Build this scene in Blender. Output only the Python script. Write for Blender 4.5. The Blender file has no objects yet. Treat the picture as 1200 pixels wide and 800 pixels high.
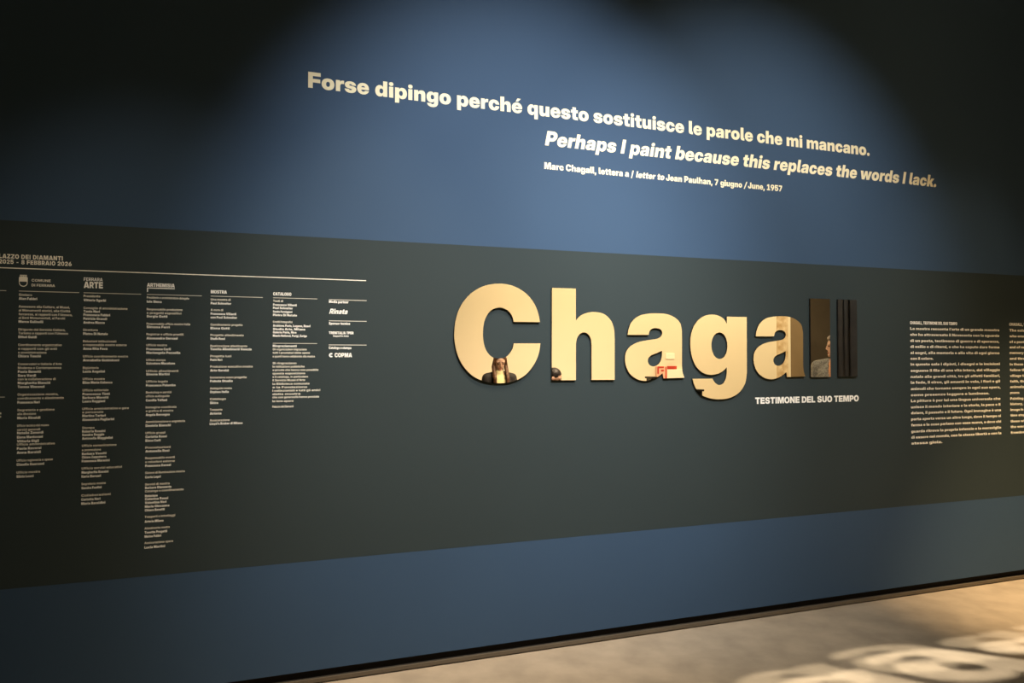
import bpy, bmesh, math, random
from mathutils import Vector, Matrix, Euler
from mathutils.geometry import delaunay_2d_cdt

C = bpy.context.scene.collection
SC = bpy.context.scene
R = math.radians
random.seed(7)

# ------------------------------------------------------------------ camera
cam = bpy.data.cameras.new('camera'); cam.sensor_width = 36.0; cam.lens = 27.0
cam.clip_start = 0.05
camo = bpy.data.objects.new('camera', cam); C.objects.link(camo)
camo.location = (0.0, -3.7612, 1.55)
camo.rotation_euler = (R(90 + 1.1718), 0.0, R(-20.9404))
SC.camera = camo

# ------------------------------------------------------------------ colour management, world
SC.view_settings.view_transform = 'Standard'
SC.view_settings.look = 'None'
SC.view_settings.exposure = 0.0
SC.view_settings.gamma = 1.0
SC.view_settings.use_curve_mapping = False
SC.cycles.caustics_reflective = False
SC.cycles.caustics_refractive = False
w = bpy.data.worlds.new('world'); SC.world = w; w.use_nodes = True
w.node_tree.nodes['Background'].inputs[0].default_value = (0.0, 0.0, 0.0, 1)

# ------------------------------------------------------------------ lights
def spot(name, loc, aim, power, col, angle, blend, radius=0.03):
    l = bpy.data.lights.new(name, 'SPOT'); l.energy = power; l.color = col
    l.spot_size = R(angle); l.spot_blend = blend; l.shadow_soft_size = radius
    o = bpy.data.objects.new(name, l); C.objects.link(o); o.location = loc
    o.rotation_euler = (Vector(aim) - Vector(loc)).to_track_quat('-Z', 'Y').to_euler()
    return o

def area(name, loc, aim, power, col, sx, sy, spread=180):
    l = bpy.data.lights.new(name, 'AREA'); l.energy = power; l.color = col
    l.shape = 'RECTANGLE'; l.size = sx; l.size_y = sy; l.spread = R(spread)
    o = bpy.data.objects.new(name, l); C.objects.link(o); o.location = loc
    o.rotation_euler = (Vector(aim) - Vector(loc)).to_track_quat('-Z', 'Y').to_euler()
    return o

spot('wall_spotlight', (1.71, -1.30, 4.29), (1.80, -0.28, 0.0), 310, (1.0, 0.89, 0.74), 62, 1.0, 0.03)
spot('broad_wall_spotlight', (1.50, -3.0, 4.40), (1.50, 0.0, 2.00), 860, (0.97, 0.97, 1.0), 53, 1.0, 0.04)
spot('second_wall_spotlight', (2.95, -3.0, 4.40), (3.00, 0.0, 1.95), 540, (1.0, 0.97, 0.94), 56, 1.0, 0.04)
spot('added_credits_fill', (-0.4, -2.6, 4.45), (-0.2, 0.0, 1.05), 165, (1.0, 0.92, 0.78), 41, 1.0, 0.04)  # added fill that lifts the credits, no known fitting here
spot('added_text_fill', (4.8, -2.4, 4.45), (4.65, 0.0, 1.45), 100, (1.0, 0.80, 0.55), 38, 1.0, 0.04)  # weak fill put in to brighten the right-hand text columns
spot('stand_in_floor_light', (5.3, -1.35, 4.3), (5.2, -0.62, 0.0), 1550, (1.0, 0.73, 0.43), 39, 1.0, 0.05)  # stands in for warm light coming from the room to the right
spot('added_curtain_fill', (4.7, -1.2, 4.45), (5.8, -2.05, 1.9), 190, (1.0, 0.92, 0.80), 44, 0.6, 0.04)  # added only to bring out the curtain and its folds
spot('near_floor_spotlight', (0.7, -0.9, 4.3), (0.7, -0.35, 0.0), 330, (1.0, 0.76, 0.48), 48, 1.0, 0.05)
area('opposite_wall_wash', (7.0, -4.9, 4.45), (7.0, -7.2, 0.6), 250, (1.0, 0.77, 0.44), 7.6, 0.25, 140)
area('added_visitor_fill', (4.6, -2.2, 4.5), (4.6, -4.6, 0.8), 110, (1.0, 0.78, 0.56), 2.5, 0.5, 70)  # fill added to brighten the people's faces and fronts

# ------------------------------------------------------------------ materials
def mat(name, col, rough=0.6, metal=0.0, noise=0.0, scale=6.0, bump=0.0, bscale=80.0, spec=0.5, col2=None):
    m = bpy.data.materials.new(name); m.use_nodes = True
    nt = m.node_tree; b = nt.nodes['Principled BSDF']
    b.inputs['Base Color'].default_value = (*col, 1); b.inputs['Roughness'].default_value = rough
    b.inputs['Metallic'].default_value = metal; b.inputs['Specular IOR Level'].default_value = spec
    tc = nt.nodes.new('ShaderNodeTexCoord')
    if noise or col2:
        n = nt.nodes.new('ShaderNodeTexNoise'); n.inputs['Scale'].default_value = scale; n.inputs['Detail'].default_value = 6
        nt.links.new(tc.outputs['Object'], n.inputs['Vector'])
        r = nt.nodes.new('ShaderNodeValToRGB')
        a = col2 or tuple(max(0, c * (1 - noise)) for c in col); d = col if col2 else tuple(min(1, c * (1 + noise)) for c in col)
        r.color_ramp.elements[0].position = 0.32; r.color_ramp.elements[0].color = (*a, 1)
        r.color_ramp.elements[1].position = 0.68; r.color_ramp.elements[1].color = (*d, 1)
        nt.links.new(n.outputs['Fac'], r.inputs['Fac']); nt.links.new(r.outputs['Color'], b.inputs['Base Color'])
    if bump:
        n2 = nt.nodes.new('ShaderNodeTexNoise'); n2.inputs['Scale'].default_value = bscale; n2.inputs['Detail'].default_value = 4
        nt.links.new(tc.outputs['Object'], n2.inputs['Vector'])
        bp = nt.nodes.new('ShaderNodeBump'); bp.inputs['Strength'].default_value = bump; bp.inputs['Distance'].default_value = 0.01
        nt.links.new(n2.outputs['Fac'], bp.inputs['Height']); nt.links.new(bp.outputs['Normal'], b.inputs['Normal'])
    return m

M = dict(
    blue=mat('blue_wall_paint', (0.041, 0.078, 0.136), 0.75, noise=0.03, scale=1.3, bump=0.03, bscale=160, spec=0.2),
    green=mat('dark_green_band', (0.031, 0.044, 0.045), 0.75, noise=0.03, scale=1.1, bump=0.03, bscale=160, spec=0.2),
    black=mat('black_paint', (0.012, 0.012, 0.012), 0.7, spec=0.2),
    recess=mat('plinth_black', (0.010, 0.009, 0.008), 0.8, spec=0.1),
    strip=mat('skirting_strip', (0.11, 0.085, 0.055), 0.6, noise=0.1, scale=5),
    floor=mat('concrete_floor', (0.44, 0.355, 0.255), 0.62, noise=0.13, scale=5.5, bump=0.10, bscale=45, spec=0.25),
    cream_wall=mat('cream_wall_paint', (0.80, 0.74, 0.60), 0.8, noise=0.02, scale=0.7, spec=0.2),
    brown_wall=mat('brown_wall_paint', (0.22, 0.165, 0.10), 0.8, noise=0.05, scale=3, spec=0.2),
    dark_wall=mat('dark_brown_wall', (0.17, 0.145, 0.115), 0.8, noise=0.1, scale=2, spec=0.2),
    mottled=mat('mottled_tan_strip', (0.78, 0.68, 0.50), 0.8, col2=(0.50, 0.36, 0.20), scale=9, spec=0.2),
    vinyl=mat('cream_vinyl', (0.92, 0.84, 0.56), 0.6, noise=0.02, scale=30, spec=0.2),
    print_=mat('pale_print', (0.93, 0.88, 0.74), 0.7, noise=0.03, scale=30, spec=0.2),
    dim_print=mat('grey_print', (0.62, 0.59, 0.50), 0.7, noise=0.03, scale=30, spec=0.2),
    white_print=mat('white_print', (0.96, 0.94, 0.86), 0.7, noise=0.02, scale=30, spec=0.2),
    mirror=mat('polished_mirror', (0.97, 0.94, 0.88), 0.0, metal=1.0),
    mirror_edge=mat('dark_mirror_edge', (0.030, 0.026, 0.020), 0.35, noise=0.1, scale=20),
    skin=mat('skin', (0.70, 0.45, 0.32), 0.55, noise=0.06, scale=14),
    brow=mat('brown_hair', (0.10, 0.045, 0.02), 0.5, noise=0.5, scale=40, bump=0.4, bscale=60),
    grey_hair=mat('grey_hair', (0.34, 0.30, 0.26), 0.6, noise=0.4, scale=40, bump=0.4, bscale=60),
    dark_hair=mat('dark_hair', (0.02, 0.016, 0.014), 0.45, noise=0.4, scale=40, bump=0.4, bscale=60),
    jacket=mat('dark_jacket_cloth', (0.026, 0.024, 0.024), 0.8, noise=0.2, scale=20),
    tweed=mat('grey_tweed', (0.20, 0.20, 0.17), 0.9, noise=0.45, scale=60, bump=0.3, bscale=200),
    shirt=mat('pale_yellow_shirt', (0.85, 0.78, 0.42), 0.8, noise=0.05, scale=20),
    orange=mat('orange_shirt', (0.75, 0.36, 0.16), 0.8, noise=0.05, scale=20),
    trouser=mat('dark_trousers', (0.03, 0.03, 0.035), 0.85, noise=0.2, scale=20),
    shoe=mat('black_leather', (0.015, 0.013, 0.012), 0.4, noise=0.1, scale=20),
    eye=mat('eye', (0.05, 0.03, 0.02), 0.2, noise=0.1, scale=20),
    lip=mat('lips', (0.45, 0.16, 0.12), 0.5, noise=0.1, scale=20),
    red=mat('red_print', (0.55, 0.05, 0.03), 0.6, noise=0.2, scale=9),
    pink=mat('pale_pink_print', (0.85, 0.52, 0.40), 0.6, noise=0.1, scale=9),
    board=mat('white_board', (0.98, 0.95, 0.84), 0.6, noise=0.02, scale=4),
    curtain=mat('charcoal_curtain', (0.08, 0.076, 0.07), 0.5, noise=0.15, scale=8),
    metal=mat('black_metal', (0.03, 0.03, 0.03), 0.4, metal=0.6, noise=0.1, scale=20),
)

# ------------------------------------------------------------------ helpers
def link_mesh(name, verts, faces, m, parent=None, smooth=False, loc=None):
    me = bpy.data.meshes.new(name); me.from_pydata([tuple(v) for v in verts], [], faces); me.update()
    if m: me.materials.append(m)
    if smooth:
        for pl in me.polygons: pl.use_smooth = True
    o = bpy.data.objects.new(name, me); C.objects.link(o)
    if parent: o.parent = parent
    if loc: o.location = loc
    return o

def link_bm(name, bm, m, parent=None, smooth=False, loc=None):
    me = bpy.data.meshes.new(name); bm.to_mesh(me); bm.free()
    if m: me.materials.append(m)
    if smooth:
        for pl in me.polygons: pl.use_smooth = True
    o = bpy.data.objects.new(name, me); C.objects.link(o)
    if parent: o.parent = parent
    if loc: o.location = loc
    return o

def add_box(bm, lo, hi, bevel=0.0):
    r = bmesh.ops.create_cube(bm, size=1.0)
    for v in r['verts']:
        v.co = Vector([lo[i] + (v.co[i] + 0.5) * (hi[i] - lo[i]) for i in range(3)])
    if bevel:
        es = list({e for v in r['verts'] for e in v.link_edges})
        bmesh.ops.bevel(bm, geom=es, offset=bevel, segments=2, affect='EDGES', profile=0.5)

def box(name, lo, hi, m, parent=None, bevel=0.0, loc=None):
    bm = bmesh.new(); add_box(bm, lo, hi, bevel)
    return link_bm(name, bm, m, parent, loc=loc)

def tag(o, label=None, cat=None, group=None, kind=None):
    if label: o['label'] = label
    if cat: o['category'] = cat
    if group: o['group'] = group
    if kind: o['kind'] = kind
    return o

def thing(name, loc, label, cat, group=None):
    o = bpy.data.objects.new(name, None); C.objects.link(o); o.location = loc; o.empty_display_size = 0.05
    return tag(o, label, cat, group)

# flat filled shape from closed outlines: returns 2D verts and triangles
def fill(contours, nonzero=False):
    P, E = [], []
    for c in contours:
        b = len(P); P += [Vector(q) for q in c]; n = len(c)
        E += [(b + i, b + (i+1) % n) for i in range(n)]
    size = max(max(abs(q.x), abs(q.y)) for q in P)
    V, _, F, *_ = delaunay_2d_cdt(P, E, [], 0, size * 1e-6)
    V = [(v.x, v.y) for v in V]; G = []
    for f in F:
        cx = sum(V[i][0] for i in f) / len(f); cy = sum(V[i][1] for i in f) / len(f)
        wn = cr = 0
        for c in contours:
            for i in range(len(c)):
                (x0, y0), (x1, y1) = c[i], c[(i+1) % len(c)]
                if (y0 > cy) != (y1 > cy) and x0 + (cy - y0) * (x1 - x0) / (y1 - y0) > cx:
                    cr += 1; wn += 1 if y1 > y0 else -1
        if (wn if nonzero else cr % 2): G.append(list(f))
    used = sorted({i for f in G for i in f}); mp = {k: i for i, k in enumerate(used)}
    V = [V[i] for i in used]; G = [[mp[i] for i in f] for f in G]
    for f in G:
        a, b, c = (V[i] for i in f[:3])
        if (b[0]-a[0])*(c[1]-a[1]) - (b[1]-a[1])*(c[0]-a[0]) < 0: f.reverse()
    return V, G

def boundary(F):
    cnt = {}
    for f in F:
        for i in range(len(f)):
            a, b = f[i], f[(i+1) % len(f)]
            cnt[(a, b)] = cnt.get((a, b), 0) + 1
    return [e for e in cnt if (e[1], e[0]) not in cnt]

# ------------------------------------------------------------------ lettering
BLACK = r"""
A782|0,0 250,745 530,745 782,0 548,0 465,289 438,383q 387,566q 363,666 419,666 394,566q 342,383q 314,289 228,0|186,122 186,282 596,282 596,122
B666|40,0 40,745 363,745 448,745q 564,697q 623,614q 623,559 623,516q 587,446q 522,401q 479,392 479,392 527,390q 604,344q 648,264q 648,211 648,150q 587,54q 472,0q 391,0|242,156 352,156 390,156q 435,196q 435,230 435,252q 414,285q 378,303q 352,303 242,303|242,450 340,450 362,450q 396,467q 415,498q 415,520 415,551q 374,589q 340,589 242,589
C747|382,-12 280,-12q 116,77q 20,248q 20,372 20,496q 116,668q 280,757q 382,757 454,757q 574,715q 664,638q 720,530q 728,464 518,464 514,490q 492,532q 458,562q 413,577q 386,577 336,577q 266,529q 230,438q 230,372 230,307q 266,216q 336,168q 386,168 413,168q 457,183q 491,212q 514,254q 518,280 728,280 720,214q 664,106q 573,30q 454,-12q
D728|331,0 127,0 127,172 321,172 382,172q 460,216q 498,304q 498,372 498,440q 459,530q 378,573q 315,573 124,573 124,745 328,745 443,745q 614,653q 708,486q 708,372 708,259q 615,92q 446,0q|248,745 248,0 40,0 40,745
E647|40,0 40,745 617,745 617,569 248,569 248,457 588,457 588,287 248,287 248,176 617,176 617,0
F620|40,0 40,745 600,745 600,569 248,569 248,437 580,437 580,268 248,268 248,0
G758|386,-12 275,-12q 110,82q 20,254q 20,372 20,496q 116,668q 280,757q 382,757 450,757q 570,719q 662,648q 720,549q 724,488 512,488 508,509q 490,542q 459,565q 418,577q 390,577 338,577q 266,530q 230,438q 230,372 230,306q 267,215q 340,168q 394,168 437,168q 496,194q 527,240q 527,272 570,268 392,268 392,416 730,416 730,308 730,212q 644,68q 490,-12q
H744|40,0 40,745 248,745 248,466 496,466 496,745 704,745 704,0 496,0 496,290 248,290 248,0
I300|50,0 250,0 250,745 50,745
J600|286,-12 160,-12q 22,117q 22,237 22,296 214,296 214,235 214,199q 250,160q 283,160 316,160q 352,199q 352,235 352,745 560,745 560,231 560,114q 418,-12q
K746|194,106 194,359 218,392q 269,456q 319,521q 344,554 492,745 732,745 421,362 402,362|40,0 40,745 248,745 248,585 248,370 248,272 248,0|508,0 329,300 453,456 746,0
L589|40,0 40,745 248,745 248,176 569,176 569,0
M947|40,0 40,745 351,745 418,512 426,482q 450,396q 474,300q 494,214q 501,184 448,184 454,214q 474,300q 498,396q 521,482q 530,512 596,745 907,745 907,0 703,0 703,288 703,314q 706,394q 708,490q 711,589q 711,632 734,632 724,589q 699,492q 674,396q 652,315q 644,288 558,0 390,0 302,288 294,315q 271,396q 246,492q 220,589q 210,632 236,632 236,589q 238,490q 242,394q 244,314q 244,288 244,0
N756|40,0 40,745 252,745 434,452 446,434q 482,368q 522,293q 540,260 515,202 512,242q 510,346q 508,442q 508,472 508,745 716,745 716,0 504,0 334,272 320,296q 275,373q 224,467q 199,516 240,528 244,476q 248,374q 248,294q 248,272 248,0
O764|382,-12 280,-12q 116,77q 20,248q 20,372 20,496q 116,668q 280,757q 382,757 484,757q 648,668q 744,496q 744,372 744,248q 648,76q 484,-12q|382,168 431,168q 499,216q 534,308q 534,372 534,436q 499,528q 431,577q 382,577 334,577q 266,528q 230,436q 230,372 230,308q 266,216q 334,168q
P664|40,0 40,745 356,745 446,745q 576,682q 646,565q 646,485 646,406q 576,288q 446,225q 356,225 160,225 160,396 341,396 372,396q 418,418q 443,458q 443,485 443,512q 418,552q 372,574q 341,574 248,574 248,0
Q764|304,276 461,276 518,205 614,96 743,-55 568,-55 483,48 412,134|382,-12 280,-12q 116,77q 20,248q 20,372 20,496q 116,668q 280,757q 382,757 484,757q 648,668q 744,496q 744,372 744,248q 648,76q 484,-12q|382,168 431,168q 499,216q 534,308q 534,372 534,436q 499,528q 431,577q 382,577 334,577q 266,528q 230,436q 230,372 230,308q 266,216q 334,168q
R682|40,0 40,745 356,745 446,745q 576,682q 646,565q 646,485 646,408q 572,294q 438,233q 346,233 168,233 168,394 341,394 372,394q 418,417q 443,458q 443,485 443,512q 418,553q 372,576q 341,576 248,576 248,0|452,0 290,338 503,338 669,0
S702|352,-12 249,-12q 106,48q 32,164q 32,248 228,248 230,218q 262,175q 317,152q 354,152 388,152q 436,168q 464,198q 464,218 464,236q 438,262q 384,282q 342,290 268,304 160,325q 46,436q 46,519 46,590q 123,697q 260,757q 350,757 444,757q 578,698q 652,587q 654,509 463,509 460,548q 401,593q 354,593 326,593q 280,576q 255,548q 255,529 255,511q 278,486q 328,468q 366,460 426,450 490,438q 582,400q 642,348q 670,278q 670,233 670,155q 595,46q 453,-12q
T672|20,569 20,745 652,745 652,569 440,569 440,0 232,0 232,569
U722|361,-12 264,-12q 120,56q 40,181q 40,265 40,745 242,745 242,282 242,248q 273,194q 326,163q 361,163 396,163q 449,194q 480,247q 480,282 480,745 682,745 682,265 682,181q 603,56q 458,-12q
V768|250,0 0,745 229,745 316,456 344,362q 396,174q 420,80 360,80 384,174q 432,362q 460,456 542,745 768,745 526,0
W1062|198,0 0,745 226,745 286,456 297,402q 317,292q 336,183q 346,128 298,128 308,183q 329,292q 352,402q 364,456 430,745 632,745 698,456 710,402q 733,292q 754,183q 764,128 716,128 726,183q 744,292q 765,402q 776,456 836,745 1062,745 864,0 636,0 552,344 542,384q 520,500q 500,584 562,584 542,500q 520,384q 510,344 426,0
X759|0,0 321,456 321,301 30,745 264,745 324,648 340,623q 369,572q 398,522q 412,498 351,498 366,522q 395,572q 426,623q 441,648 502,745 730,745 448,313 448,458 759,0 518,0 436,128 424,147q 401,185q 378,222q 366,242 392,242 381,222q 358,185q 334,147q 320,128 235,0
Y748|278,0 278,254 0,745 238,745 345,536 358,510q 382,458q 394,432 365,432 376,458q 398,510q 411,536 512,745 748,745 478,254 478,0
Z668|25,0 25,156 304,480 338,520q 410,598q 448,638 472,569 420,569q 316,569q 264,569 32,569 32,745 640,745 640,589 365,264 332,224q 260,146q 223,106 200,176 252,176q 356,176q 408,176 643,176 643,0
a597|205,-10 152,-10q 71,24q 25,94q 25,146 25,190q 56,252q 112,292q 186,312q 228,315 274,318q 331,328q 356,346q 356,361 356,363 356,374q 341,392q 314,401q 296,401 276,401q 248,390q 232,368q 230,353 47,353 52,413q 112,496q 223,540q 304,540 365,540q 458,516q 522,468q 554,398q 554,353 554,0 359,0 359,74 357,74 340,42q 294,6q 239,-10q|270,115 292,115q 332,132q 358,164q 358,187 358,229 350,226q 334,222q 315,217q 292,212q 278,210 258,206q 228,192q 212,172q 212,158 212,144q 227,125q 253,115q
b640|389,-12 354,-12q 296,9q 254,51q 242,82 241,82 241,0 43,0 43,745 243,745 243,459 244,459 260,487q 302,522q 357,540q 391,540 458,540q 559,470q 617,346q 617,265 617,181q 560,56q 458,-12q|330,145 357,145q 395,174q 415,228q 415,265 415,302q 395,354q 357,384q 330,384 302,384q 260,354q 236,302q 236,265 236,228q 260,174q 302,145q
c597|305,-12 220,-12q 94,57q 23,182q 23,264 23,346q 94,471q 220,540q 305,540 363,540q 460,506q 532,445q 573,360q 575,309 384,309 382,326q 371,354q 352,374q 325,385q 309,385 282,385q 245,356q 225,302q 225,264 225,226q 245,172q 283,143q 309,143 325,143q 352,154q 371,174q 382,203q 384,221 575,221 575,170q 536,84q 464,22q 364,-12q
d640|251,-12 182,-12q 80,56q 23,181q 23,265 23,346q 81,470q 183,540q 249,540 284,540q 338,522q 380,487q 396,459 397,459 397,745 597,745 597,0 399,0 399,82 398,82 386,51q 344,9q 286,-12q|310,145 338,145q 380,174q 404,228q 404,265 404,302q 380,354q 338,384q 310,384 284,384q 245,354q 225,302q 225,265 225,228q 245,174q 284,145q
e597|304,-12 222,-12q 94,58q 23,184q 23,264 23,345q 94,470q 218,540q 300,540 360,540q 462,500q 536,428q 576,329q 576,270 576,216 82,216 82,328 485,328 393,308 393,336q 372,376q 333,397q 305,397 278,397q 238,376q 217,336q 217,308 217,220 217,191q 240,149q 282,127q 312,127 333,127q 368,138q 392,158q 397,172 574,172 564,118q 488,36q 373,-12q
f436|416,528 416,376 10,376 10,528|107,0 107,575 107,634q 149,709q 237,745q 306,745 340,745q 402,745q 416,745 416,593 408,593q 374,593q 361,593 332,593q 307,569q 307,540 307,0
g640|316,-216 228,-216q 116,-168q 58,-86q 49,-36 238,-36 242,-48q 262,-68q 294,-79q 316,-79 358,-79q 398,-32q 398,16 398,98 398,98 386,66q 343,26q 286,8q 251,8 182,8q 80,76q 23,195q 23,271 23,349q 81,470q 183,540q 249,540 284,540q 338,520q 382,484q 398,457 398,457 398,528 597,528 597,38 597,-50q 531,-162q 406,-216q|310,161 338,161q 380,189q 404,240q 404,275 404,310q 380,360q 338,388q 310,388 284,388q 245,360q 225,310q 225,275 225,240q 245,189q 284,161q
h633|243,280 243,0 43,0 43,745 243,745 243,382 214,382 239,452q 332,540q 412,540 471,540q 550,490q 590,396q 590,333 590,0 390,0 390,288 390,328q 352,371q 316,371 293,371q 260,351q 243,310q
i286|43,0 43,528 243,528 243,0|142,563 96,563q 36,617q 36,659 36,702q 96,755q 142,755 189,755q 249,702q 249,659 249,617q 189,563q
j287|44,528 244,528 244,-19 244,-82q 198,-167q 104,-209q 34,-209 -43,-209 -43,-57 -6,-57 20,-57q 44,-30q 44,0|144,563 96,563q 37,617q 37,659 37,702q 96,755q 143,755 190,755q 250,702q 250,659 250,617q 190,563q
k601|222,120 222,356 245,356 379,528 605,528 381,249 325,249|43,0 43,745 243,745 243,0|384,0 258,205 387,345 611,0
l317|244,0 139,0q 43,76q 43,163 43,745 243,745 243,182 243,165q 262,147q 280,147 286,147q 297,147q 302,147 302,0 288,0q 258,0q
m944|43,0 43,528 235,528 235,400 228,400 240,448q 291,510q 360,540q 398,540 457,540q 548,471q 557,400 543,400 552,447q 604,509q 680,540q 722,540 775,540q 856,494q 901,410q 901,353 901,0 701,0 701,303 701,339q 664,381q 633,381 613,381q 584,362q 567,327q 567,303 567,0 377,0 377,303 377,339q 340,381q 309,381 289,381q 260,362q 243,327q 243,303 243,0
n633|243,280 243,0 43,0 43,528 240,528 240,382 214,382 239,452q 332,540q 412,540 471,540q 550,490q 590,396q 590,333 590,0 390,0 390,288 390,328q 352,371q 316,371 293,371q 260,351q 243,310q
o622|311,-12 226,-12q 96,56q 23,180q 23,264 23,348q 96,472q 226,540q 311,540 397,540q 526,472q 599,348q 599,264 599,180q 526,56q 397,-12q|311,144 335,144q 374,171q 397,224q 397,264 397,304q 374,357q 335,384q 311,384 288,384q 248,357q 225,304q 225,264 225,224q 248,171q 288,144q
p640|43,-209 43,528 241,528 241,462 244,462 259,488q 302,522q 357,540q 391,540 458,540q 559,470q 617,346q 617,265 617,181q 560,56q 458,-12q 389,-12 354,-12q 298,9q 257,49q 245,78 243,78 243,-209|330,145 357,145q 395,174q 415,228q 415,265 415,302q 395,354q 357,384q 330,384 302,384q 260,354q 236,302q 236,265 236,228q 260,174q 302,145q
q640|597,-209 397,-209 397,78 395,78 383,49q 342,9q 286,-12q 251,-12 182,-12q 80,56q 23,181q 23,265 23,346q 81,470q 183,540q 249,540 284,540q 338,522q 381,488q 396,462 399,462 399,528 597,528|310,145 338,145q 380,174q 404,228q 404,265 404,302q 380,354q 338,384q 310,384 284,384q 245,354q 225,302q 225,265 225,228q 245,174q 284,145q
r426|43,0 43,528 237,528 237,432 238,432 252,486q 314,528q 368,528 382,528q 406,528q 418,528 418,368 408,368q 364,368q 345,368 314,368q 268,340q 243,288q 243,253 243,0
s572|292,-14 214,-14q 94,33q 24,117q 18,172 215,172 218,149q 257,120q 289,120 318,120q 351,138q 351,154 351,166q 322,184q 292,188 193,204 114,218q 30,298q 30,362 30,416q 90,496q 202,538q 281,538 361,538q 476,493q 538,410q 540,352 358,352 358,376q 318,406q 289,406 260,406q 229,387q 229,372 229,360q 254,342q 278,338 391,320 474,306q 554,236q 554,176 554,120q 489,35q 371,-14q
t428|408,528 408,376 10,376 10,528|99,672 299,672 299,193 299,170q 318,152q 345,152 358,152q 400,152q 408,152 408,0 394,0q 332,0q 298,0 194,0q 99,76q 99,158
u633|221,-12 162,-12q 83,38q 43,132q 43,195 43,528 243,528 243,240 243,200q 282,157q 316,157 340,157q 373,177q 390,218q 390,248 390,528 590,528 590,0 392,0 392,146 418,146 394,76q 302,-12q
v604|187,0 -2,528 206,528 270,304 286,250q 314,142q 328,88 281,88 294,142q 322,250q 337,304 400,528 606,528 417,0
w896|160,0 -2,528 208,528 241,384 254,324q 280,195q 292,132 266,132 280,195q 310,324q 324,384 361,528 535,528 572,384 586,324q 616,195q 630,132 605,132 617,195q 640,324q 653,384 684,528 898,528 736,0 530,0 476,184 468,210q 454,266q 440,324q 432,352 464,352 457,324q 442,266q 428,210q 420,184 366,0
x576|-2,0 204,304 200,240 12,528 226,528 250,480 270,444q 302,380q 317,348 266,348 282,380q 314,444q 334,480 360,528 570,528 374,240 380,304 578,0 364,0 338,48 318,84q 286,145q 270,176 309,176 292,145q 260,84q 240,48 212,0
y604|64,-209 64,-57 144,-57 162,-57q 182,-48q 192,-26q 198,-8 200,0 -2,528 206,528 272,304 288,250q 317,142q 331,88 274,88 286,142q 314,251q 331,304 400,528 606,528 383,-67 364,-118q 315,-181q 247,-209q 200,-209 166,-209q 96,-209q
z574|49,0 49,128 288,375 288,376 49,376 49,528 520,528 520,392 288,152 288,151 525,151 525,0
0660|330,-12 227,-12q 88,81q 17,253q 17,372 17,492q 88,664q 227,757q 330,757 434,757q 572,664q 643,492q 643,372 643,253q 572,80q 434,-12q|330,148 372,148q 423,202q 447,302q 447,372 447,442q 423,542q 372,597q 330,597 289,597q 237,542q 213,442q 213,372 213,302q 237,202q 289,148q
1660|84,0 84,161 600,161 600,0|458,745 458,0 258,0 258,562 258,562 92,461 92,633 274,745
2660|48,0 48,145 328,371 348,388q 394,426q 424,476q 424,508 424,534q 402,574q 360,597q 332,597 302,597q 256,569q 230,515q 230,476 40,476 40,563q 111,689q 242,757q 332,757 415,757q 544,700q 618,594q 618,520 618,464q 575,377q 500,300q 450,260 330,162 330,161 620,161 620,0
3660|324,-12 221,-12q 87,64q 22,186q 22,256 216,256 216,223q 244,172q 292,143q 322,143 352,143q 398,169q 424,215q 424,244 424,272q 397,312q 348,334q 314,334 206,334 206,445 352,582 352,583 58,583 58,745 588,745 588,592 360,386 360,430 450,439q 566,392q 624,297q 624,236 624,164q 550,52q 416,-12q
4660|9,144 9,301 312,745 514,745 212,298 212,297 651,297 651,144|373,0 373,192 373,261 373,464 564,464 564,0
5660|328,-12 242,-12q 112,48q 36,162q 32,240 224,240 224,212q 252,167q 299,141q 329,141 360,141q 406,168q 432,218q 432,250 432,283q 405,334q 359,362q 329,362 290,362q 237,328q 228,300 42,300 64,745 580,745 580,583 246,583 236,462 237,462 260,485q 328,508q 369,508 418,508q 511,470q 584,401q 626,309q 626,256 626,178q 552,57q 418,-12q
6660|336,-10 248,-10q 111,56q 34,173q 34,249 34,312q 81,425q 120,484 296,745 516,745 297,420 246,420 256,434q 288,466q 340,488q 378,488 455,488q 566,430q 626,322q 626,249 626,173q 552,56q 422,-10q|330,144 360,144q 406,171q 434,218q 434,249 434,280q 406,327q 360,354q 330,354 300,354q 253,327q 226,280q 226,249 226,218q 253,171q 300,144q
7660|104,0 396,575 396,576 54,576 54,745 606,745 606,583 312,0
8660|330,-12 236,-12q 98,41q 22,138q 22,202 22,254q 69,330q 158,378q 218,386 218,386 137,397q 44,483q 44,553 44,614q 116,706q 244,757q 330,757 417,757q 545,707q 616,616q 616,553 616,483q 524,398q 442,386 442,386 502,378q 591,330q 638,254q 638,202 638,138q 562,41q 423,-12q|330,127 358,127q 403,150q 428,192q 428,218 428,244q 403,285q 358,308q 330,308 301,308q 257,285q 232,244q 232,218 232,192q 257,150q 301,127q|330,454 356,454q 396,473q 418,509q 418,533 418,558q 396,593q 356,612q 330,612 303,612q 264,593q 242,558q 242,533 242,509q 264,473q 303,454q
9660|324,755 412,755q 549,689q 626,572q 626,496 626,433q 580,320q 540,261 364,0 144,0 363,325 414,325 405,312q 372,280q 320,257q 282,257 206,257q 94,316q 34,422q 34,496 34,572q 108,689q 238,755q|330,601 300,601q 254,574q 226,526q 226,496 226,466q 254,418q 300,391q 330,391 360,391q 407,418q 434,466q 434,496 434,526q 407,574q 360,601q
.275|138,-10 94,-10q 34,52q 34,94 34,138q 94,198q 138,198 180,198q 242,138q 242,94 242,52q 180,-10q
,275|20,-169 51,136 236,136 158,-169
:275|138,-10 94,-10q 34,52q 34,94 34,138q 94,198q 138,198 180,198q 242,138q 242,94 242,52q 180,-10q|138,304 94,304q 34,365q 34,408 34,451q 94,512q 138,512 180,512q 242,451q 242,408 242,365q 180,304q
/406|408,780 168,-112 -2,-112 238,780
-660|504,360 504,209 156,209 156,360
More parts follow.
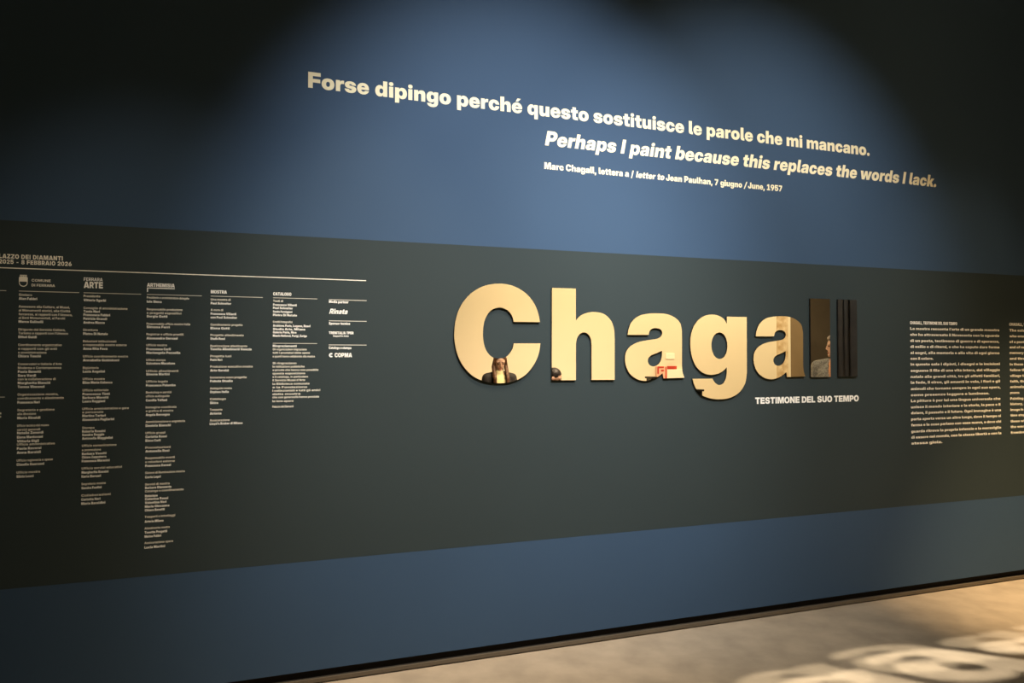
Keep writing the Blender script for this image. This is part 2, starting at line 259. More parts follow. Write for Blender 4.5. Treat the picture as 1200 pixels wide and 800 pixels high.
'293|76,440 58,745 235,745 218,440
(400|66,296 66,386q 94,568q 146,728q 179,783 370,783 342,714q 296,553q 268,380q 268,296 268,222q 292,84q 338,-62q 370,-147 179,-147 124,-53q 66,173q
)400|30,-147 62,-62q 108,84q 132,222q 132,296 132,380q 104,553q 58,714q 30,783 221,783 255,728q 306,568q 334,386q 334,296 334,173q 276,-53q 221,-147
é597|304,-12 222,-12q 94,58q 23,184q 23,264 23,345q 94,470q 218,540q 300,540 360,540q 462,500q 536,428q 576,329q 576,270 576,216 82,216 82,328 485,328 393,308 393,336q 372,376q 333,397q 305,397 278,397q 238,376q 217,336q 217,308 217,220 217,191q 240,149q 282,127q 312,127 333,127q 368,138q 392,158q 397,172 574,172 564,118q 488,36q 373,-12q|222,590 324,754 508,754 354,590
è597|304,-12 222,-12q 94,58q 23,184q 23,264 23,345q 94,470q 218,540q 300,540 360,540q 462,500q 536,428q 576,329q 576,270 576,216 82,216 82,328 485,328 393,308 393,336q 372,376q 333,397q 305,397 278,397q 238,376q 217,336q 217,308 217,220 217,191q 240,149q 282,127q 312,127 333,127q 368,138q 392,158q 397,172 574,172 564,118q 488,36q 373,-12q|244,590 92,754 276,754 376,590
à597|205,-10 152,-10q 71,24q 25,94q 25,146 25,190q 56,252q 112,292q 186,312q 228,315 274,318q 331,328q 356,346q 356,361 356,363 356,374q 341,392q 314,401q 296,401 276,401q 248,390q 232,368q 230,353 47,353 52,413q 112,496q 223,540q 304,540 365,540q 458,516q 522,468q 554,398q 554,353 554,0 359,0 359,74 357,74 340,42q 294,6q 239,-10q|270,115 292,115q 332,132q 358,164q 358,187 358,229 350,226q 334,222q 315,217q 292,212q 278,210 258,206q 228,192q 212,172q 212,158 212,144q 227,125q 253,115q|241,590 88,754 272,754 373,590
ò622|311,-12 226,-12q 96,56q 23,180q 23,264 23,348q 96,472q 226,540q 311,540 397,540q 526,472q 599,348q 599,264 599,180q 526,56q 397,-12q|311,144 335,144q 374,171q 397,224q 397,264 397,304q 374,357q 335,384q 311,384 288,384q 248,357q 225,304q 225,264 225,224q 248,171q 288,144q|256,590 103,754 287,754 388,590
ù633|221,-12 162,-12q 83,38q 43,132q 43,195 43,528 243,528 243,240 243,200q 282,157q 316,157 340,157q 373,177q 390,218q 390,248 390,528 590,528 590,0 392,0 392,146 418,146 394,76q 302,-12q|262,590 108,754 292,754 394,590
ì286|43,0 43,528 243,528 243,0|88,590 -65,754 119,754 220,590
&696|281,-12 201,-12q 85,45q 23,140q 23,198 23,240q 54,306q 112,360q 151,384 320,489 337,500q 356,522q 364,544q 364,553 364,570q 338,598q 310,598 293,598q 268,586q 255,562q 255,547 255,526q 278,480q 321,428q 349,397 710,0 509,0 207,320 184,344q 131,412q 92,499q 92,550 92,607q 146,700q 244,756q 310,756 372,756q 463,704q 512,619q 512,567 512,532q 489,469q 445,414q 413,391 259,282 242,270q 215,238q 215,212 215,191q 235,161q 271,145q 295,145 332,145q 407,181q 468,246q 506,336q 506,388 665,388 665,324q 638,204q 578,104q 530,70 474,44 430,15q 328,-12q
"""
MEDIUM = r"""
A749|18,0 276,745 469,745 731,0 566,0 445,366 424,434q 379,593q 354,690 389,690 364,592q 321,433q 301,366 181,0|178,172 178,290 571,290 571,172
B671|65,0 65,745 359,745 440,745q 550,696q 606,609q 606,553 606,509q 572,444q 512,402q 473,392 473,387 516,384q 589,340q 634,261q 634,207 634,147q 576,53q 462,0q 377,0|213,121 351,121 418,121q 482,174q 482,218 482,250q 451,299q 394,326q 355,326 213,326|213,432 342,432 375,432q 427,456q 456,500q 456,530 456,572q 397,624q 344,624 213,624
C752|390,-11 290,-11q 133,81q 43,252q 43,372 43,493q 134,664q 291,756q 390,756 454,756q 564,719q 649,650q 704,551q 712,489 562,489 556,521q 526,571q 482,605q 426,623q 393,623 333,623q 243,563q 193,451q 193,372 193,292q 243,180q 333,122q 393,122 425,122q 481,140q 526,174q 556,224q 562,256 713,256 705,200q 654,104q 570,30q 458,-11q
D732|325,0 133,0 133,128 318,128 392,128q 491,181q 541,291q 541,373 541,455q 491,564q 393,617q 319,617 130,617 130,745 328,745 440,745q 602,655q 689,488q 689,373 689,257q 602,90q 439,0q|214,745 214,0 65,0 65,745
E621|65,0 65,745 572,745 572,620 214,620 214,438 545,438 545,315 214,315 214,125 573,125 573,0
F599|65,0 65,745 561,745 561,620 214,620 214,416 531,416 531,294 214,294 214,0
G763|393,-11 289,-11q 131,83q 43,255q 43,372 43,492q 134,664q 292,756q 390,756 453,756q 563,719q 648,651q 703,558q 710,502 559,502 551,530q 522,575q 480,607q 426,623q 393,623 334,623q 243,564q 193,452q 193,373 193,294q 243,181q 334,122q 395,122 449,122q 529,162q 572,236q 572,285 605,281 408,281 408,395 717,395 717,302 717,207q 634,66q 488,-11q
H755|65,0 65,745 214,745 214,443 541,443 541,745 690,745 690,0 541,0 541,318 214,318 214,0
I290|66,0 224,0 224,745 66,745
J589|279,-10 165,-10q 33,111q 33,224 33,269 180,269 180,222 180,168q 233,112q 279,112 324,112q 377,168q 377,222 377,745 525,745 525,223 525,111q 393,-10q
K722|174,167 174,320 198,358q 244,425q 297,491q 328,529 513,745 695,745 380,383 368,386|65,0 65,745 214,745 214,537 212,350 214,278 214,0|528,0 303,340 395,452 702,0
L576|65,0 65,745 214,745 214,125 542,125 542,0
M939|65,0 65,745 289,745 415,393 422,369q 442,297q 463,216q 481,140q 486,112 454,112 460,139q 478,215q 499,297q 518,369q 526,393 649,745 874,745 874,0 726,0 726,357 726,382q 727,452q 730,533q 732,616q 732,653 744,653 734,613q 710,527q 687,447q 667,380q 659,357 532,0 408,0 279,357 271,380q 250,446q 227,526q 202,612q 191,653 206,653 207,617q 209,535q 211,454q 212,382q 212,357 212,0
N767|65,0 65,745 229,745 470,360 485,335q 521,271q 559,194q 578,149 562,136 559,175q 554,266q 551,350q 551,377 551,745 702,745 702,0 538,0 320,349 300,381q 259,452q 213,540q 184,597 205,603 209,548q 214,450q 216,373q 216,349 216,0
O781|391,-11 292,-11q 134,81q 43,252q 43,372 43,493q 134,664q 292,756q 391,756 490,756q 647,664q 738,493q 738,372 738,252q 647,81q 490,-11q|391,122 449,122q 538,180q 587,292q 587,372 587,453q 538,565q 449,623q 391,623 332,623q 243,565q 193,453q 193,372 193,292q 243,180q 332,122q
P657|65,0 65,745 354,745 439,745q 558,682q 622,571q 622,497 622,423q 558,312q 437,250q 351,250 158,250 158,372 334,372 379,372q 440,403q 471,460q 471,497 471,534q 440,590q 379,621q 333,621 214,621 214,0
Q785|340,255 469,255 539,165 597,96 722,-62 584,-62 499,44 457,101|391,-11 292,-11q 134,81q 43,252q 43,372 43,493q 134,664q 292,756q 391,756 490,756q 647,664q 738,493q 738,372 738,252q 647,81q 490,-11q|391,122 449,122q 538,180q 587,292q 587,372 587,453q 538,565q 449,623q 391,623 332,623q 243,565q 193,453q 193,372 193,292q 243,180q 332,122q
R669|65,0 65,745 356,745 440,745q 560,685q 623,576q 623,503 623,430q 558,323q 436,266q 351,266 153,266 153,387 336,387 381,387q 442,414q 472,466q 472,503 472,541q 442,593q 381,621q 335,621 214,621 214,0|483,0 305,338 465,338 647,0
S668|339,-11 248,-11q 115,45q 42,155q 41,234 186,234 188,195q 227,141q 294,114q 338,114 380,114q 443,138q 478,182q 478,211 478,237q 449,273q 390,298q 347,308 266,328 166,351q 59,451q 59,532 59,599q 131,700q 257,756q 338,756 421,756q 544,699q 613,597q 615,529 472,529 468,577q 396,631q 338,631 298,631q 241,608q 210,567q 210,540 210,514q 242,478q 298,454q 334,445 403,429 454,418q 536,381q 596,330q 627,259q 627,214 627,145q 558,44q 429,-11q
T671|33,620 33,745 638,745 638,620 410,620 410,0 261,0 261,620
U741|370,-11 278,-11q 140,57q 64,180q 64,260 64,745 212,745 212,272 212,228q 252,160q 322,120q 370,120 418,120q 489,160q 528,228q 528,272 528,745 676,745 676,260 676,180q 600,57q 463,-11q
V747|280,0 18,745 182,745 304,379 325,313q 370,154q 395,58 360,58 385,155q 428,313q 448,379 566,745 729,745 472,0
W1045|218,0 18,745 179,745 268,371 278,326q 296,227q 313,128q 321,81 294,81 303,128q 321,227q 341,326q 352,371 445,745 600,745 693,371 704,326q 723,227q 742,128q 751,81 723,81 731,128q 748,227q 767,326q 777,371 866,745 1027,745 826,0 657,0 554,395 540,452q 517,585q 503,659 541,659 526,586q 506,454q 490,395 388,0
X738|19,0 325,436 325,324 42,745 214,745 298,617 319,586q 348,532q 375,481q 390,454 351,454 367,481q 393,531q 424,586q 445,617 530,745 698,745 419,332 419,439 719,0 544,0 438,159 420,187q 394,230q 371,270q 357,294 381,294 368,271q 345,230q 318,187q 299,159 190,0
Y731|294,0 294,281 18,745 191,745 319,515 338,481q 369,414q 386,372 352,372 368,415q 398,482q 417,515 541,745 713,745 441,281 441,0
Z668|48,0 48,99 362,523 390,561q 454,636q 487,673 500,624 451,621q 353,620q 305,620 50,620 50,745 619,745 619,646 311,228 282,189q 215,111q 181,72 168,121 218,124q 318,125q 368,125 621,125 621,0
a583|219,-10 166,-10q 82,27q 34,100q 34,154 34,200q 68,262q 127,299q 203,319q 244,323 292,328q 351,336q 378,354q 378,372 378,375 378,398q 357,431q 317,449q 289,449 260,449q 216,431q 190,401q 185,381 50,397 61,448q 125,519q 226,557q 290,557 337,557q 421,535q 486,489q 522,419q 522,370 522,0 383,0 383,77 379,77 366,51q 322,12q 261,-10q|259,92 295,92q 349,120q 379,168q 379,198 379,257 372,253q 347,245q 315,239q 282,233q 267,231 240,228q 198,210q 173,180q 173,158 173,137q 195,107q 234,92q
b633|367,-10 325,-10q 263,18q 221,62q 209,87 204,87 204,0 61,0 61,745 206,745 206,462 209,462 222,486q 263,529q 325,557q 368,557 432,557q 535,491q 595,364q 595,274 595,184q 536,57q 433,-10q|325,107 364,107q 419,149q 447,224q 447,274 447,324q 419,399q 365,440q 325,440 287,440q 231,399q 202,325q 202,274 202,224q 231,149q 287,107q
c590|307,-11 225,-11q 104,60q 37,188q 37,273 37,358q 104,486q 225,557q 307,557 357,557q 441,530q 506,480q 547,409q 553,366 417,348 412,370q 394,404q 367,428q 330,442q 308,442 268,442q 213,399q 185,323q 185,273 185,223q 213,147q 268,104q 308,104 331,104q 367,118q 395,143q 413,179q 417,201 554,183 548,139q 507,68q 442,16q 357,-11q
d633|266,-10 200,-10q 96,57q 37,184q 37,274 37,364q 98,491q 201,557q 265,557 308,557q 370,529q 411,486q 423,462 427,462 427,745 572,745 572,0 429,0 429,87 424,87 412,62q 370,18q 308,-10q|307,107 346,107q 402,149q 431,224q 431,274 431,325q 402,399q 346,440q 307,440 268,440q 214,399q 185,324q 185,274 185,224q 214,149q 269,107q
e597|308,-11 225,-11q 103,59q 37,187q 37,272 37,357q 103,485q 222,557q 302,557 357,557q 452,521q 522,450q 562,346q 562,277 562,237 96,237 96,329 491,329 424,305 424,348q 396,412q 342,447q 303,447 264,447q 209,412q 180,350q 180,310 180,245 180,199q 212,133q 271,99q 311,99 339,99q 383,114q 414,145q 422,166 554,150 542,102q 474,29q 373,-11q
f396|367,549 367,437 10,437 10,549|108,0 108,602 108,658q 152,731q 231,768q 284,768 316,768q 370,761q 382,758 364,647 356,648q 328,652q 314,652 280,652q 252,621q 252,590 252,0
g634|308,-219 237,-219q 134,-182q 71,-115q 60,-72 189,-48 196,-65q 226,-95q 274,-113q 308,-113 365,-113q 429,-57q 429,0 429,96 421,96 409,71q 369,29q 308,5q 266,5 200,5q 97,68q 37,189q 37,276 37,365q 98,491q 201,557q 266,557 309,557q 371,529q 413,485q 426,461 430,461 430,549 573,549 573,9 573,-69q 505,-170q 385,-219q|308,118 347,118q 402,156q 431,228q 431,278 431,327q 402,400q 347,441q 308,441 269,441q 214,400q 185,327q 185,278 185,228q 214,156q 269,118q
h623|206,314 206,0 61,0 61,745 204,745 204,410 187,410 210,481q 301,557q 372,557 429,557q 514,507q 562,413q 562,347 562,0 417,0 417,322 417,375q 363,434q 315,434 283,434q 234,407q 206,354q
i267|61,0 61,549 206,549 206,0|133,621 99,621q 52,665q 52,697 52,730q 99,774q 133,774 167,774q 215,730q 215,697 215,665q 167,621q
j267|61,549 206,549 206,-35 206,-94q 160,-171q 73,-209q 11,-209 -28,-209 -28,-94 -4,-94 31,-94q 61,-62q 61,-28|133,621 99,621q 52,665q 52,697 52,730q 99,774q 133,774 168,774q 215,730q 215,697 215,665q 168,621q
k581|193,162 193,336 212,336 400,549 569,549 327,274 294,274|61,0 61,745 206,745 206,0|409,0 238,242 335,344 580,0
l301|226,-2 140,-2q 61,69q 61,143 61,745 206,745 206,161 206,134q 225,111q 249,111 259,111q 271,113q 276,114 292,6 280,3q 246,-2q
m922|61,0 61,549 197,549 202,417 192,417 205,466q 256,528q 323,558q 361,558 421,558q 500,484q 515,412 498,412 510,460q 564,525q 640,558q 683,558 734,558q 814,514q 861,429q 861,368 861,0 716,0 716,341 716,390q 663,437q 625,437 596,437q 554,412q 531,367q 531,337 531,0 391,0 391,346 391,387q 341,437q 302,437 275,437q 232,412q 206,365q 206,330 206,0
n622|206,314 206,0 61,0 61,549 200,549 201,410 187,410 210,481q 301,557q 372,557 429,557q 514,507q 562,413q 562,347 562,0 417,0 417,322 417,375q 363,434q 315,434 283,434q 234,407q 206,354q
o615|308,-11 226,-11q 104,60q 37,188q 37,273 37,358q 104,486q 226,557q 308,557 390,557q 512,486q 578,358q 578,273 578,188q 512,60q 390,-11q|308,105 347,105q 402,148q 431,224q 431,273 431,323q 402,398q 347,441q 308,441 268,441q 213,399q 185,323q 185,273 185,223q 213,148q 268,105q
p633|61,-209 61,549 204,549 204,462 209,462 221,486q 262,529q 325,557q 368,557 432,557q 535,491q 595,364q 595,274 595,184q 536,57q 433,-10q 367,-10 325,-10q 263,18q 222,61q 210,86 206,86 206,-209|325,107 364,107q 419,149q 447,224q 447,274 447,324q 419,399q 365,440q 325,440 287,440q 231,399q 202,325q 202,274 202,224q 231,149q 287,107q
q633|572,-209 427,-209 427,86 423,86 411,61q 369,18q 308,-10q 266,-10 200,-10q 96,57q 37,184q 37,274 37,364q 98,491q 201,557q 265,557 308,557q 370,529q 412,486q 424,462 429,462 429,549 572,549|307,107 346,107q 402,149q 431,224q 431,274 431,325q 402,399q 346,440q 307,440 268,440q 214,399q 185,324q 185,274 185,224q 214,149q 269,107q
r403|61,0 61,549 201,549 201,454 206,454 221,504q 290,555q 339,555 351,555q 376,553q 385,551 385,423 376,425q 339,429q 322,429 289,429q 236,400q 206,346q 206,310 206,0
s557|280,-12 213,-12q 109,28q 44,103q 36,156 174,172 182,134q 236,95q 282,95 325,95q 375,128q 375,153 375,176q 339,203q 303,211 209,230 129,246q 50,325q 50,387 50,439q 107,515q 210,557q 279,557 345,557q 443,518q 501,448q 509,399 378,383 372,413q 323,453q 282,453 244,453q 195,420q 195,395 195,373q 228,344q 265,336 365,317 445,300q 523,227q 523,168 523,114q 461,33q 351,-12q
t373|343,549 343,437 10,437 10,549|92,685 237,685 237,162 237,135q 260,110q 289,110 299,110q 330,113q 339,114 353,4 332,-1q 285,-5q 262,-5 178,-5q 92,72q 92,146
u623|251,-8 194,-8q 108,41q 61,135q 61,201 61,549 206,549 206,227 206,173q 260,115q 308,115 340,115q 389,142q 417,195q 417,234 417,549 562,549 562,0 423,0 421,138 436,138 412,68q 321,-8q
v596|216,0 13,549 167,549 260,265 277,214q 303,110q 316,55 283,55 297,110q 322,214q 338,265 431,549 583,549 379,0
w857|178,0 13,549 166,549 215,347 228,291q 257,164q 270,92 252,92 266,163q 296,290q 310,347 362,549 495,549 546,347 560,291q 590,163q 604,92 586,92 599,163q 626,290q 639,347 689,549 843,549 678,0 530,0 468,216 459,248q 441,322q 424,399q 415,433 441,433 433,399q 415,322q 398,248q 388,216 326,0
x577|17,0 232,330 231,233 28,549 186,549 237,464 260,424q 297,347q 317,310 264,310 284,347q 321,424q 345,464 397,549 552,549 345,232 346,328 560,0 403,0 343,99 319,138q 281,214q 261,250 313,250 293,214q 257,138q 233,99 173,0
y597|62,-202 85,-90 118,-93 145,-98q 183,-90q 208,-61q 212,-35 221,0 13,549 167,549 260,265 277,214q 301,110q 314,55 278,55 291,110q 318,214q 336,265 432,549 584,549 348,-72 331,-117q 280,-179q 208,-212q 157,-212 130,-212q 80,-206q
z567|56,0 56,92 329,428 329,432 62,432 62,549 504,549 504,450 242,120 242,117 511,117 511,0
0661|331,-11 237,-11q 110,81q 45,252q 45,372 45,492q 110,664q 238,756q 331,756 424,756q 551,664q 617,492q 617,372 617,252q 551,81q 424,-11q|331,112 378,112q 440,171q 472,287q 472,372 472,457q 440,574q 378,634q 331,634 284,634q 221,574q 190,457q 190,372 190,287q 221,171q 284,112q
1661|93,0 93,121 589,121 589,0|432,745 432,0 285,0 285,611 281,611 108,493 108,629 280,745
2661|70,0 70,108 337,352 371,385q 420,438q 446,492q 446,524 446,558q 416,609q 362,636q 327,636 290,636q 236,605q 206,548q 206,508 66,508 66,584q 131,695q 250,756q 328,756 406,756q 523,699q 589,599q 589,532 589,487q 554,405q 475,311q 407,250 276,126 276,122 597,122 597,0
3661|325,-11 242,-11q 117,49q 46,153q 44,220 192,220 194,187q 229,137q 288,111q 325,111 363,111q 421,139q 454,193q 454,230 454,264q 420,318q 355,350q 306,350 220,350 220,447 393,619 393,623 84,623 84,745 573,745 573,634 330,400 330,431 416,441q 539,389q 605,288q 605,222 605,153q 533,48q 407,-11q
4661|31,143 31,260 328,745 474,745 182,267 182,262 630,262 630,143|393,0 393,178 396,231 396,465 532,465 532,0
5661|326,-10 249,-10q 130,47q 60,148q 57,214 201,214 203,183q 237,135q 292,108q 326,108 365,108q 424,142q 457,204q 457,245 457,285q 423,348q 364,384q 326,384 287,384q 222,352q 206,325 71,340 103,745 559,745 559,623 229,623 211,435 214,435 238,463q 315,496q 363,496 413,496q 500,459q 564,393q 600,302q 600,248 600,173q 531,56q 408,-10q
6661|333,-10 257,-10q 134,51q 63,165q 63,243 63,301q 111,419q 162,493 334,745 488,745 251,402 215,402 226,420q 267,455q 326,477q 365,477 435,477q 540,420q 599,315q 599,243 599,168q 530,54q 410,-10q|331,107 368,107q 426,142q 459,202q 459,241 459,279q 426,339q 368,374q 331,374 295,374q 237,339q 204,280q 204,241 204,203q 237,142q 295,107q
7661|123,0 435,618 435,621 72,621 72,745 589,745 589,620 277,0
8661|330,-11 247,-11q 119,44q 47,139q 47,200 47,248q 90,327q 165,379q 213,386 213,389 151,401q 74,492q 74,555 74,613q 140,704q 256,756q 330,756 405,756q 521,704q 587,613q 587,555 587,492q 510,401q 448,389 448,386 495,379q 570,327q 614,248q 614,200 614,139q 541,44q 413,-11q|330,100 369,100q 428,128q 460,178q 460,211 460,245q 427,297q 368,326q 330,326 293,326q 234,297q 200,245q 200,211 200,178q 233,128q 291,100q|330,437 363,437q 414,463q 442,510q 442,540 442,571q 414,617q 364,642q 330,642 297,642q 246,617q 218,571q 218,540 218,510q 247,463q 297,437q
9661|328,755 404,755q 527,694q 599,580q 599,502 599,444q 550,326q 499,252 328,0 174,0 410,343 446,343 435,325q 395,290q 335,268q 296,268 227,268q 122,325q 63,430q 63,502 63,577q 131,691q 251,755q|330,638 293,638q 236,603q 203,543q 203,504 203,466q 236,406q 293,371q 330,371 367,371q 424,406q 457,466q 457,504 457,543q 424,603q 367,638q
.275|139,-9 103,-9q 54,40q 54,75 54,111q 103,159q 139,159 174,159q 223,111q 223,75 223,40q 174,-9q
,275|34,-183 76,115 220,115 134,-183
:275|139,-9 103,-9q 54,40q 54,75 54,111q 103,159q 139,159 174,159q 223,111q 223,75 223,40q 174,-9q|139,357 103,357q 54,406q 54,441 54,477q 103,526q 139,526 174,526q 223,477q 223,441 223,406q 174,357q
/387|377,780 137,-112 10,-112 250,780
-661|499,361 499,244 161,244 161,361
'322|106,446 92,745 230,745 215,446
(400|95,301 95,385q 127,565q 183,729q 220,788 356,788 321,713q 270,546q 242,378q 242,301 242,233q 266,98q 316,-52q 356,-142 220,-142 158,-39q 95,186q
)400|44,-142 84,-51q 134,100q 158,234q 158,301 158,378q 130,546q 79,713q 44,788 180,788 217,729q 274,565q 305,385q 305,301 305,186q 242,-40q 180,-142
é597|308,-11 225,-11q 103,59q 37,187q 37,272 37,357q 103,485q 222,557q 302,557 357,557q 452,521q 522,450q 562,346q 562,277 562,237 96,237 96,329 491,329 424,305 424,348q 396,412q 342,447q 303,447 264,447q 209,412q 180,350q 180,310 180,245 180,199q 212,133q 271,99q 311,99 339,99q 383,114q 414,145q 422,166 554,150 542,102q 474,29q 373,-11q|245,618 320,773 458,773 348,618
è597|308,-11 225,-11q 103,59q 37,187q 37,272 37,357q 103,485q 222,557q 302,557 357,557q 452,521q 522,450q 562,346q 562,277 562,237 96,237 96,329 491,329 424,305 424,348q 396,412q 342,447q 303,447 264,447q 209,412q 180,350q 180,310 180,245 180,199q 212,133q 271,99q 311,99 339,99q 383,114q 414,145q 422,166 554,150 542,102q 474,29q 373,-11q|252,618 141,773 279,773 354,618
à583|219,-10 166,-10q 82,27q 34,100q 34,154 34,200q 68,262q 127,299q 203,319q 244,323 292,328q 351,336q 378,354q 378,372 378,375 378,398q 357,431q 317,449q 289,449 260,449q 216,431q 190,401q 185,381 50,397 61,448q 125,519q 226,557q 290,557 337,557q 421,535q 486,489q 522,419q 522,370 522,0 383,0 383,77 379,77 366,51q 322,12q 261,-10q|259,92 295,92q 349,120q 379,168q 379,198 379,257 372,253q 347,245q 315,239q 282,233q 267,231 240,228q 198,210q 173,180q 173,158 173,137q 195,107q 234,92q|240,618 130,773 268,773 343,618
ò615|308,-11 226,-11q 104,60q 37,188q 37,273 37,358q 104,486q 226,557q 308,557 390,557q 512,486q 578,358q 578,273 578,188q 512,60q 390,-11q|308,105 347,105q 402,148q 431,224q 431,273 431,323q 402,398q 347,441q 308,441 268,441q 213,399q 185,323q 185,273 185,223q 213,148q 268,105q|259,618 149,773 287,773 362,618
ù623|251,-8 194,-8q 108,41q 61,135q 61,201 61,549 206,549 206,227 206,173q 260,115q 308,115 340,115q 389,142q 417,195q 417,234 417,549 562,549 562,0 423,0 421,138 436,138 412,68q 321,-8q|263,618 153,773 291,773 366,618
ì267|61,0 61,549 206,549 206,0|85,618 -25,773 113,773 188,618
&677|285,-11 209,-11q 98,44q 37,139q 37,197 37,240q 71,307q 134,366q 179,396 320,491 336,502q 361,528q 375,557q 375,573 375,599q 337,637q 303,637 281,637q 247,619q 228,587q 228,565 228,542q 252,495q 295,441q 324,407 676,0 522,0 230,330 196,369q 138,443q 102,521q 102,567 102,620q 152,705q 242,754q 302,754 361,754q 447,707q 494,628q 494,580 494,546q 470,486q 426,433q 395,410 243,300 212,277q 179,232q 179,203 179,174q 208,131q 258,106q 290,106 331,106q 409,144q 472,211q 509,303q 509,358 632,358 632,293q 604,187q 553,107q 518,81 482,56 442,22q 337,-11q
"""


def parse_font(src, n):
    font = {}
    for row in src.strip('\n').split('\n'):
        ch = row[0]; head, body = row[1:].split('|', 1) if '|' in row[1:] else (row[1:], '')
        cs = []
        for part in body.split('|'):
            pts = []
            for t in part.split():
                on = not t.endswith('q'); x, y = t.rstrip('q').split(','); pts.append((float(x), float(y), on))
            if not pts: continue
            full = []
            for i, pt in enumerate(pts):               # implied on-curve points between two off-curve ones
                full.append(pt); nx = pts[(i+1) % len(pts)]
                if not pt[2] and not nx[2]: full.append(((pt[0]+nx[0])/2, (pt[1]+nx[1])/2, True))
            k = next(i for i, q in enumerate(full) if q[2]); full = full[k:] + full[:k]
            outl = []; i = 0
            while i < len(full):
                a = full[i]; outl.append(a[:2]); b = full[(i+1) % len(full)]
                if not b[2]:
                    c = full[(i+2) % len(full)]
                    for s in range(1, n):
                        t = s / n
                        outl.append(tuple((1-t)**2*a[j] + 2*t*(1-t)*b[j] + t*t*c[j] for j in (0, 1)))
                    i += 2
                else: i += 1
            cs.append(outl)
        font[ch] = [float(head), cs, None]
    return font

FONTS = {'B': parse_font(BLACK, 5), 'b': parse_font(BLACK, 2), 'm': parse_font(MEDIUM, 2)}
CAP, XH, EM = 745.0, 558.0, 1024.0

def glyph(font, ch):
    g = FONTS[font][ch]
    if g[2] is None: g[2] = fill(g[1], True) if g[1] else ([], [])
    return g

def advance(font, text, track=0.0):
    return sum((250.0 if ch == ' ' else FONTS[font][ch][0]) + track for ch in text)

def ink(font, text):
    a = FONTS[font][text[0]]; b = FONTS[font][text[-1]]
    l = min(x for c in a[1] for x, _ in c); r = b[0] - max(x for c in b[1] for x, _ in c)
    return l, r

def text_geo(font, text, x0, z0, cap, width=None, shear=0.0, depth=0.0, y=-0.0006, track=0.0, V=None, F=None):
    """letters on the wall: left ink edge x0, baseline z0, cap height and total ink width in metres"""
    V = [] if V is None else V; F = [] if F is None else F
    s = cap / CAP; l, r = ink(font, text)
    total = advance(font, text, track) - track - l - r
    sx = width / total if width else s
    pen = -l
    for ch in text:
        if ch == ' ': pen += 250.0 + track; continue
        a, _, (gv, gf) = glyph(font, ch)
        pos = [(x0 + sx * (pen + px) + shear * s * py, z0 + s * py) for px, py in gv]
        b = len(V)
        V += [(px, y - depth, pz) for px, pz in pos]
        F += [[b + i for i in f] for f in gf]
        if depth:
            b2 = len(V); V += [(px, y, pz) for px, pz in pos]
            F += [[b + e[1], b + e[0], b2 + e[0], b2 + e[1]] for e in boundary(gf)]
        pen += a + track
    return V, F

def bar(x0, x1, z, t, y=-0.0006, V=None, F=None):
    V = [] if V is None else V; F = [] if F is None else F
    b = len(V); V += [(x0, y, z-t/2), (x1, y, z-t/2), (x1, y, z+t/2), (x0, y, z+t/2)]; F.append([b, b+1, b+2, b+3])
    return V, F

def sub(V, loc): return [(v[0]-loc[0], v[1]-loc[1], v[2]-loc[2]) for v in V]

# ------------------------------------------------------------------ the room
XL, XR, YB, ZC = -6.0, 13.0, -9.4, 4.6
PLINTH = 0.068
tag(box('wall_back', (XL, 0.0, PLINTH), (XR, 0.20, ZC), M['blue']), kind='structure', label='blue painted exhibition wall above and below the green band')
tag(box('trim_1', (XL, -0.0004, 0.584), (XR, 0.02, 2.125), M['green']), kind='structure', label='wide dark green band painted along the blue wall')
tag(box('trim_2', (XL, 0.025, 0.0), (XR, 0.20, PLINTH), M['recess']), kind='structure', label='dark recess under the blue wall')
tag(box('baseboard_back', (XL, 0.004, 0.006), (XR, 0.025, 0.027), M['strip'], bevel=0.002), kind='structure', label='brown skirting strip at the foot of the blue wall')
tag(box('floor', (XL - 0.2, YB - 0.2, -0.10), (XR + 0.2, 0.2, 0.0), M['floor']), kind='structure', label='worn beige concrete floor')
tag(box('ceiling', (XL - 0.2, YB - 0.2, ZC), (XR + 0.2, 0.2, ZC + 0.1), M['black']), kind='structure')
tag(box('wall_left', (XL - 0.2, YB, 0.0), (XL, 0.2, ZC), M['black']), kind='structure')
tag(box('wall_right', (XR, YB, 0.0), (XR + 0.2, 0.2, ZC), M['dark_wall']), kind='structure')
tag(box('wall_rear', (XL, YB - 0.2, 0.0), (XR, YB, ZC), M['dark_wall']), kind='structure')
# cream partition facing the blue wall, ending in a mottled strip and a brown pilaster
YP = -7.2
tag(box('wall_front', (XL, YP - 0.2, 0.0), (9.465, YP, 3.0), M['cream_wall']), kind='structure')
tag(box('trim_3', (9.16, YP, 0.0), (9.40, YP + 0.012, 3.0), M['mottled']), kind='structure')
tag(box('pillar', (9.465, YP - 0.25, 0.0), (9.86, YP - 0.02, 3.0), M['brown_wall']), kind='structure')

